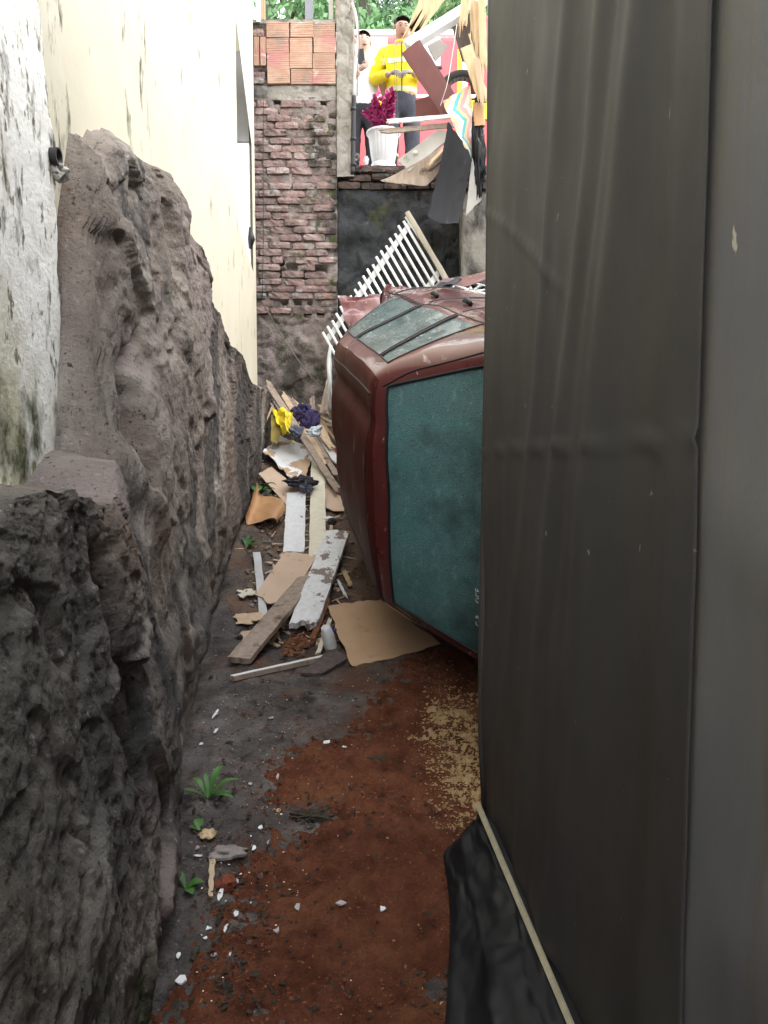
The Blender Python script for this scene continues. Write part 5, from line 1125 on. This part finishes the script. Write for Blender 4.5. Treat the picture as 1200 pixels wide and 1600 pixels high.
# single chips that can be told apart
chips = [(337, 1122, 5, 26, 'chip', 'long white chip by the rock at the near edge of the boards'), (337, 1152, 8, 9, 'chip', 'white chip just below the long white chip'), (314, 1165, 6, 4, 'chip', 'small white chip closest to the rock, above the first weed'), (424, 1127, 12, 5, 'lilac', 'grey chip right of the long white chip'), (391, 1230, 12, 5, 'lilac', 'grey chip right of the first weed'), (434, 1218, 4, 8, 'lilac', 'upright grey chip at the sawdust edge'), (406, 1300, 9, 7, 'chip', 'round white chip near the mud hollow'), (397, 1330, 10, 9, 'chip', 'ragged white chip below the round one'), (419, 1321, 4, 9, 'lilac', 'thin grey chip beside the ragged white chip'), (311, 1356, 15, 4, 'chip', 'slanting white chip by the wood sliver'), (309, 1346, 8, 5, 'lilac', 'grey chip above the slanting white chip'), (370, 1386, 8, 7, 'lilac', 'grey chip beside the red lump'), (343, 1414, 12, 20, 'chip', 'bright white chip below the red lump'), (369, 1443, 11, 8, 'chip', 'curled white chip on the bare strip'), (353, 1470, 7, 13, 'chip', 'hooked white chip further down the bare strip'), (326, 1475, 10, 4, 'chip', 'thin pale chip left of the hooked chip'), (321, 1492, 10, 3, 'chip', 'short level white strip'), (334, 1510, 13, 4, 'lilac', 'grey strip below the level white strip'), (360, 1514, 6, 6, 'chip', 'small white crumb right of the grey strip'), (279, 1514, 8, 8, 'chip', 'white triangular chip near the rock foot'), (283, 1556, 17, 11, 'chip', 'largest white chip at the bottom left of the floor'), (465, 1426, 12, 9, 'lilac', 'lilac chip in the left of the sawdust'), (533, 1422, 15, 11, 'lilac', 'lilac square chip in the middle of the sawdust'), (597, 1431, 11, 7, 'chip', 'white chip in the right of the sawdust'), (432, 1466, 9, 8, 'lilac', 'lilac chip below the left lilac chip'), (510, 1162, 16, 5, 'chip', 'white chip on the far sawdust edge'), (538, 1174, 8, 5, 'chip', 'small pale chip just below the far edge chip')]
for k, (a, b, w_, h_, m_, lb) in enumerate(chips):
    c = G(a, b); c[2] = gs1(c[0], c[1]); i = np.argmin((sx_ - c[0]) ** 2 + (sy_ - c[1]) ** 2); c[2] = max(c[2], SAWH[i]) + .006
    sc = c[1] / FPX; hw, hd = w_ * sc * .5, max(h_ * sc * 1.15, .004); n = 6; rr = random.Random(k)
    pts = []
    for q in range(n):
        t = 2 * math.pi * q / n; f_ = rr.uniform(.45, 1.25); pts.append((hw * math.cos(t) * f_, hd * math.sin(t) * f_))
    V = [(c[0] + q[0], c[1] + q[1], c[2] + rr.uniform(-.001, .004)) for q in pts] + [(c[0] + q[0], c[1] + q[1], c[2] - .002) for q in pts] + [(c[0], c[1], c[2] + .0015)]
    F = [(q, (q + 1) % n, 2 * n) for q in range(n)] + [(q, q + n, (q + 1) % n + n, (q + 1) % n) for q in range(n)] + [tuple(range(2 * n - 1, n - 1, -1))]
    tag(mk('paint_chip', V, F, m_), lb, 'chip', 'pale chips scattered on the floor')
def gg(a, b, h=.0):
    c = G(a, b, h)
    for _k in range(2):
        c = G(a, b, h + gs1(c[0], c[1]) - float(gz(c[1])))
    return c
board('wood_sliver', gg(329, 1400, .012), gg(332, 1334, .012), .018, .006, 'w_tan', 'orange wood sliver lying beside the rock', 'sliver', jag=(.004, .02), taper=(.7, 1.1))
V, F = crumple(gg(323, 1303, .008), (.036, .042, .008), 8, .3, 2, 22, 10); tag(mk('bark_piece', V, F, 'w_fresh', None, True), 'flat pale fungus shaped flake beside the weeds', 'flake')
V, F = crumple(gg(435, 1266, .008), (.012, .012, .006), 9, .3, 2, 16, 8); tag(mk('wood_disc', V, F, 'w_fresh', None, True), 'small round pale flake on the mud hollow edge', 'flake')
V, F = crumple(gg(353, 1380, .012), (.034, .034, .022), 10, .25, 1.6, 24, 14); tag(mk('brick_lump', V, F, 'rednub', None, True), 'rounded red brick lump between bare strip and sawdust', 'brick lump')
V, F = crumple(gg(352, 1332, .008), (.075, .05, .014), 11, .25, 1.6, 26, 12); tag(mk('flat_stone', V, F, 'rubble', None, True), 'flat wet grey stone set in the floor by the wood sliver', 'stone')
for k, (a, b, r_, lb) in enumerate(((600, 1190, .075, 'dark muddy clod in the hollow at the right of the sawdust'), (485, 1275, .085, 'long dark muddy clod at the left edge of the sawdust'))):
    V, F = crumple(gg(a, b, .0), (r_, r_ * .6, .020), 12 + k, .4, 3, 36, 16); tag(mk('mud_clod', V, F, 'mud', None, True), lb, 'mud')
# weeds
def weed(name, c, leaves, label, L=.12):
    t = empty(name, c, label, 'weed', 'weeds along the rock foot')
    for (a, el, l_, w_) in leaves:
        d = np.array([math.cos(a), math.sin(a), 0]); s = np.array([-d[1], d[0], 0]); V = []; n = 9
        for i in range(n):
            u = i / (n - 1); r_ = l_ * L * u; z = L * l_ * (el * u - .55 * el * u * u * 1.3); ww = w_ * L * math.sin(math.pi * min(1, u * .93 + .05)) ** .8
            for v in (-1, 0, 1): V.append(c + d * r_ + s * ww * v + np.array([0, 0, z + .006 + (.25 * abs(v) * ww)]))
        mk('leaf', V, gridF(n, 3), 'leaf', t, True)
weed('weed', gg(325, 1250, .0), [(.5, 1.2, 1.0, .10), (1.3, 1.6, 1.1, .10), (2.4, 1.3, .9, .09), (-.4, .7, .9, .10), (3.3, .9, 1.0, .07), (.0, .9, .7, .08), (1.9, 1.8, .8, .07)], 'largest green weed with pointed leaves, beside the rock foot', .125)
weed('weed', gg(312, 1300, .0), [(1.9, .8, 1.0, .28), (2.8, .6, .7, .2)], 'small weed with one broad leaf below the largest weed', .06)
weed('weed', gg(290, 1392, .0), [(.3, .9, .9, .3), (-.9, .6, .9, .25), (2.2, 1.2, 1.2, .16)], 'low round leaved weed nearest the camera', .06)
weed('weed', gg(386, 858, .0), [(.2, 1.2, .7, .12), (1., 1.5, .8, .1), (2.1, 1.4, .9, .1), (-.7, .7, .7, .12), (1.5, 1.9, .9, .1)], 'grass tuft at the rock foot left of the boards', .13)
weed('weed', gg(405, 775, .05), [(.2, 1.2, .9, .3), (1., 1.3, .9, .28), (2.1, 1.4, .9, .3), (-.7, .9, .9, .3), (-.2, 1.9, 1., .26), (3., 1.2, .8, .3)], 'leafy green weed between the curled brown sheet and the tan sheet', .14)

# ---- boards on the bank
sb = MB()
for k in range(230):
    a, b = random.gauss(470, 45), random.uniform(700, 1010)
    if not 385 < a < 560: continue
    c = gg(a, b, random.uniform(.0, .03)); t = random.uniform(0, 3.14); l_ = random.uniform(.03, .16); d = np.array([math.cos(t), math.sin(t), .32 * math.sin(t) + random.uniform(-.15, .15)]) * l_
    sb.add(*boardVF(c, c + d, random.uniform(.005, .022), random.uniform(.003, .008), (0, -.3, 1), (.004, .02), 2, 2))
for k in range(26):
    a, b = random.uniform(420, 515), random.uniform(625, 700); c = at(a, b, random.uniform(6.75, 7.1)); t = random.gauss(.9, .5); l_ = random.uniform(.1, .4)
    sb.add(*boardVF(c, c + np.array([math.cos(t) * .8, -.5, -math.sin(t)]) * l_, random.uniform(.01, .03), .008, (0, -1, .3), (.02, .03), 3, 3))
tag(sb.build('wood_splinters', 'w_tan'), 'loose wood splinters strewn between the boards on the bank', None, None, 'stuff')
gD = 'broken boards lying on the bank'
board('wet_plank', gg(372, 1028, .05), gg(488, 892, .05), .125, .035, 'w_grey', 'weathered bare plank nearest the rock, lower end on the floor', 'plank', up=(0, -.1, 1), jag=(.008, .01), group=gD)
board('peeling_plank', gg(473, 975, .10), gg(528, 828, .13), .165, .04, 'w_peel', 'thick plank with white paint peeling off grey wood', 'plank', up=(0, -.2, 1), jag=(.03, .01), nl=14, nw=8, group=gD)
sheet('tan_sheet', [gg(398, 930, .03), gg(445, 862, .035), gg(496, 868, .055), gg(440, 950, .05)], 'hardboard_pale', 'pale tan hardboard sheet between the bare plank and the white board', 'hardboard', .006, gD, lambda u, v: .006 * np.sin(u * 3), .012)
board('white_board', gg(459, 862, .05), gg(463, 769, .06), .145, .02, 'w_white', 'flat white board standing up the bank, left of the cream plank', 'board', up=(0, -.45, .9), jag=(.012, .006), group=gD)
board('cream_plank', gg(496, 868, .06), gg(497, 715, .10), .115, .02, 'w_cream', 'long cream plank right of the white board', 'plank', up=(0, -.45, .9), jag=(.02, .006), nl=14, group=gD)
sheet('brown_sheet', [gg(548, 1043, .015), gg(512, 945, .05), gg(600, 935, .07), gg(690, 1006, .02)], 'hardboard', 'large brown hardboard sheet under the rear of the car', 'hardboard', .006, gD, lambda u, v: .012 * np.sin(u * 2.5), .015, 20, 20)
board('white_trim', gg(362, 1056, .03), gg(508, 1024, .03), .028, .028, 'w_grey', 'thin trim strip painted white on top, nearest the camera', 'trim strip', jag=(.004, .004), group=gD)
tv = board('trim_paint', gg(362, 1055.5, .0325), gg(507.5, 1023.5, .0325), .027, .002, 'white_paint', '', '', parent=bpy.data.objects['white_trim'], jag=(.002, .004))
sheet('dark_slab', [gg(470, 1053, .012), gg(520, 1012, .02), gg(543, 1030, .02), gg(503, 1054, .012)], 'darkwood', 'dark brown flat offcut behind the trim strip', 'offcut', .014, gD, None, .008)
board('pale_stick', gg(497, 1020, .03), gg(516, 966, .06), .026, .014, 'w_cream', 'pale split stick left of the crushed white bottle', 'stick', jag=(.008, .02), group=gD)
board('brown_lath', gg(487, 1000, .04), gg(512, 935, .06), .035, .02, 'fibre', 'red brown lath under the peeling plank', 'lath', jag=(.02, .02), group=gD)
c = gg(518, 1018, .0)
bt = empty('white_bottle', c, 'crushed white ribbed plastic bottle tucked by the brown hardboard', 'bottle')
prof = [(0, 0), (.034, .0)] + [(.034 + .003 * (k % 2), .012 + .012 * k) for k in range(9)] + [(.03, .13), (.024, .15), (.022, .15), (.02, .13), (0, .12)]
V, F = lathe(prof, (0, 0, 0), 26, lambda a, z: -.12 * math.exp(-((a - 3.9) / .6) ** 2)); V = V @ np.array(Matrix.Rotation(R(-12), 3, 'Y') @ Matrix.Rotation(R(18), 3, 'X')).T; mk('bottle_body', V + c + np.array([0, 0, .01]), F, 'potwhite', bt, True)
V, F = crumple(c + np.array([.012, -.018, .125]), (.018, .012, .02), 14, .3); mk('dark_mouth', V, F, 'purple', bt, True)
board('grey_strip', gg(413, 972, .02), gg(401, 862, .03), .05, .012, 'greypipe', 'narrow grey metal edged strip beside the rock', 'strip', jag=(.006, .006), group=gD)
for k, (C4, lb) in enumerate((([(368, 960), (372, 976), (412, 974), (410, 958)], 'torn cardboard piece right of the rock, below the grey strip'), ([(374, 922), (377, 934), (397, 932), (396, 921)], 'small curled cream card piece above the torn cardboard'), ([(378, 990), (384, 1001), (402, 998), (398, 986)], 'small tan card piece touching the bare plank'))):
    sheet('card_piece', [gg(a, b, .02) for a, b in C4], 'w_tan' if k != 1 else 'w_cream', lb, 'cardboard', .006, 'torn card pieces', lambda u, v: .02 * u * v, .02, 10, 10)
V, F = crumple(gg(375, 996, .01), (.03, .02, .012), 21, .35, 2, 20, 12); tag(mk('dark_scrap', V, F, 'darkcloth', None, True), 'dark scrap left of the small tan card piece', 'scrap')
fb_ = MB()
for k in range(60):
    a = gg(random.uniform(440, 488), random.uniform(985, 1026), random.uniform(.01, .05)); d = np.array([random.uniform(-.03, .03), random.uniform(-.05, .02), random.uniform(-.01, .012)])
    fb_.add(*boardVF(a, a + d, random.uniform(.012, .03), .006, (0, 0, 1), (.006, .01), 2, 3))
V, F = crumple(gg(466, 1006, .01), (.09, .085, .035), 22, .3, 2.6, 40, 20)
rw = mk('rotten_wood', V, F, 'fibre'); tag(fb_.build('splinters', 'fibre', rw), None, None, None, 'stuff'); tag(rw, 'crumbling red rotten wood under the end of the peeling plank', 'rotten wood')
sheet('curled_sheet', [gg(388, 800, .12), gg(404, 750, .20), gg(441, 800, .07), gg(424, 826, .03)], 'hardboard_orange', 'curled orange brown sheet leaning against the rock', 'hardboard', .006, gD, lambda u, v: .09 * np.sin(v * 5.2 + .3) * (1 - .3 * u), .01, 20, 26)
sheet('tan_offcut', [gg(404, 740, .08), gg(424, 730, .09), gg(472, 768, .06), gg(446, 788, .05)], 'hardboard_pale', 'tan pointed hardboard offcut above the white board', 'hardboard', .006, gD, None, .008)
sheet('peeling_sheet', [gg(412, 705, .10), gg(436, 676, .10), gg(492, 705, .10), gg(470, 755, .10)], 'peelsheet', 'tan sheet with large white flaking paint patches, up the bank', 'board', .01, gD, lambda u, v: .03 * np.sin(u * 2 + v * 2), .03, 20, 20)
sheet('tan_flap', [gg(508, 752, .06), gg(532, 775, .06), gg(538, 798, .04), gg(506, 792, .05)], 'hardboard_pale', 'tan curved flap between the cream plank and the car roof', 'hardboard', .006, gD, lambda u, v: .02 * np.sin(u * 3), .01)
V, F = crumple(gg(468, 752, .14), (.12, .07, .05), 23, .32, 1.8, 50, 32); tag(mk('dark_cloth', V, F, 'darkcloth', None, True), 'dark balled up cloth lying at the top of the white board', 'cloth')
V, F = crumple(gg(479, 762, .12), (.06, .05, .05), 24, .5, 1.8); tag(mk('slate_cloth', V, F, 'greycloth', None, True), 'slate blue cloth under the dark balled up cloth', 'cloth')
# leaning laths
lean = [((417, 596, 7.12), (530, 768, .10), .060, 'w_grey', 'long grey plank leaning from the brick wall to the car roof, leftmost'), ((440, 612, 7.15), (512, 726, .14), .05, 'w_tan', 'tan lath behind the purple cloth'), ((452, 618, 7.15), (528, 745, .12), .05, 'w_grey', 'grey lath just right of the long leaning plank'), ((459, 626, 7.1), (520, 700, .22), .05, 'w_tan', 'split tan lath running under the white painted lath'), ((486, 660, 6.9), (528, 722, .16), .06, 'w_white', 'white painted lath ending at the car roof'), ((428, 628, 7.0), (452, 660, .30), .02, 'w_white', 'thin white splinter above the yellow rag'), ((497, 655, 6.8), (519, 700, .16), .04, 'w_tan', 'short tan lath against the car roof')]
for k, (a, b, w_, m_, lb) in enumerate(lean):
    board('leaning_lath', at(*a), gg(*b), w_, .016, m_, lb, 'lath', up=(.25, -.75, .6), jag=(.06, .04), nl=8, nw=5, group='laths leaning at the foot of the brick wall')
sp = [((502, 645, 6.7), (514, 588, 6.9), .03, 'upright splinter crossing the cable end, leftmost of the upright ones'), ((509, 642, 6.65), (514, 598, 6.85), .028, 'upright splinter second beside the car roof'), ((516, 640, 6.5), (515, 550, 6.7), .03, 'tall white upright splinter touching the car roof'), ((488, 648, 6.8), (485, 619, 6.95), .02, 'short broken upright stick left of the upright splinters'), ((492, 650, 6.8), (489, 618, 6.95), .02, 'short broken upright stick next to the first')]
for k, (a, b, w_, lb) in enumerate(sp):
    board('upright_splinter', at(*a), at(*b), w_, .012, 'w_white' if k == 2 else 'w_grey', lb, 'splinter', up=(0, -1, .2), jag=(.01, .05), nw=4, group='upright splinters beside the car roof')
sheet('yellow_board', [at(423, 690, 6.6), at(424, 648, 6.75), at(447, 652, 6.75), at(433, 694, 6.6)], 'olive', 'olive yellow board standing under the yellow rag', 'board', .012, None, None, .006)
sheet('yellow_rag', [at(426, 641, 6.75), at(458, 643, 6.75), at(463, 684, 6.52), at(444, 676, 6.5)], 'yellow', 'bright yellow rubbery rag draped over the laths', 'rag', .008, None, lambda u, v: .05 * np.sin(u * 7 + v * 3) * (.4 + v) + .03 * fbm(np.stack([u * 4, v * 4, u * 0], 1), 3, 330), .03, 26, 26)
V, F = crumple(at(474, 645, 6.78), (.13, .07, .085), 32, .32, 1.9, 60, 40); V2, F2 = crumple(at(485, 662, 6.72), (.09, .06, .10), 33, .32, 1.9, 56, 36); r_ = MB().add(V, F).add(V2, F2)
tag(r_.build('purple_cloth', 'purple', None, True), 'crumpled purple cloth on top of the leaning laths', 'cloth')
V, F = crumple(at(491, 674, 6.45), (.07, .03, .05), 34, .45, 2.2, 30, 20); tag(mk('pale_bag', V, F, 'paleblue', None, True), 'pale blue torn plastic below the purple cloth', 'plastic bag')
V, F = crumple(at(464, 678, 6.4), (.06, .05, .06), 35, .45, 2.2, 30, 20); tag(mk('grey_cloth', V, F, 'greycloth', None, True), 'grey cloth hanging under the long leaning plank', 'cloth')
board('red_bar', gg(503, 688, .16), gg(527, 716, .12), .06, .03, 'red', 'red plastic bar beside the white painted lath', 'plastic bar', up=(0, -.6, .8), jag=(.004, .004))
board('fork_splinter', gg(537, 890, .03), gg(549, 916, .03), .03, .01, 'w_fresh', 'pale split piece lying between the peeling plank and the car', 'splinter', jag=(.02, .05), nw=5)
board('thin_splinter', gg(526, 902, .03), gg(541, 932, .03), .018, .01, 'w_white', 'thin whitish splinter left of the pale split piece', 'splinter', jag=(.02, .03), nw=3)
bh_ = empty('broken_brush', gg(517, 830, .05), 'dark knob on a short wooden handle between cream plank and car', 'brush')
V, F = sphereVF(gg(519, 815, .09), (.035, .03, .03), 18, 12); mk('knob', V, F, 'darkcloth', bh_, True)
V, F = boardVF(gg(518, 820, .08), gg(514, 842, .06), .022, .012, (0, -.4, .9), nl=4, nw=2); mk('handle', V, F, 'w_tan', bh_)
V, F = crumple(gg(514, 811, .09), (.04, .03, .02), 36, .3, 2, 22, 12); tag(mk('white_scrap', V, F, 'chip', None, True), 'white curved scrap above the dark knob', 'scrap')
board('glass_strip', gg(386, 813, .02), gg(404, 812, .02), .02, .006, 'paleblue', 'bluish strip in the dark under the curled orange sheet', 'strip', jag=(.002, .002))

# lettering on the tailgate, read sideways because the car lies on its side
def on_car(px, py):
    o_ = Vector(tocar(_C)[0]); q_ = Vector(tocar(at(px, py, 3.0))[0]); h_ = cabBV.ray_cast(o_, (q_ - o_).normalized()); b_ = bodBV.ray_cast(o_, (q_ - o_).normalized())
    if h_[0] is None or (b_[0] is not None and b_[3] < h_[3]): h_ = b_
    return np.array(h_[0]), np.array(h_[1])
for txt, yb in (('C-8', 979), ('OCE', 943)):
    p0, n0 = on_car(751, yb); p1, _n = on_car(750.5, yb - 26); p2, _n = on_car(742, yb)
    if n0 @ (tocar(_C)[0] - p0) < 0: n0 = -n0
    bx = nrm(p1 - p0); nz = nrm(n0 - bx * (n0 @ bx)); ux = np.cross(nz, bx)
    letters(txt, p0 + nz * .004, .034, np.stack([bx, ux, nz], 1), 'chip', 'window_lettering', car)
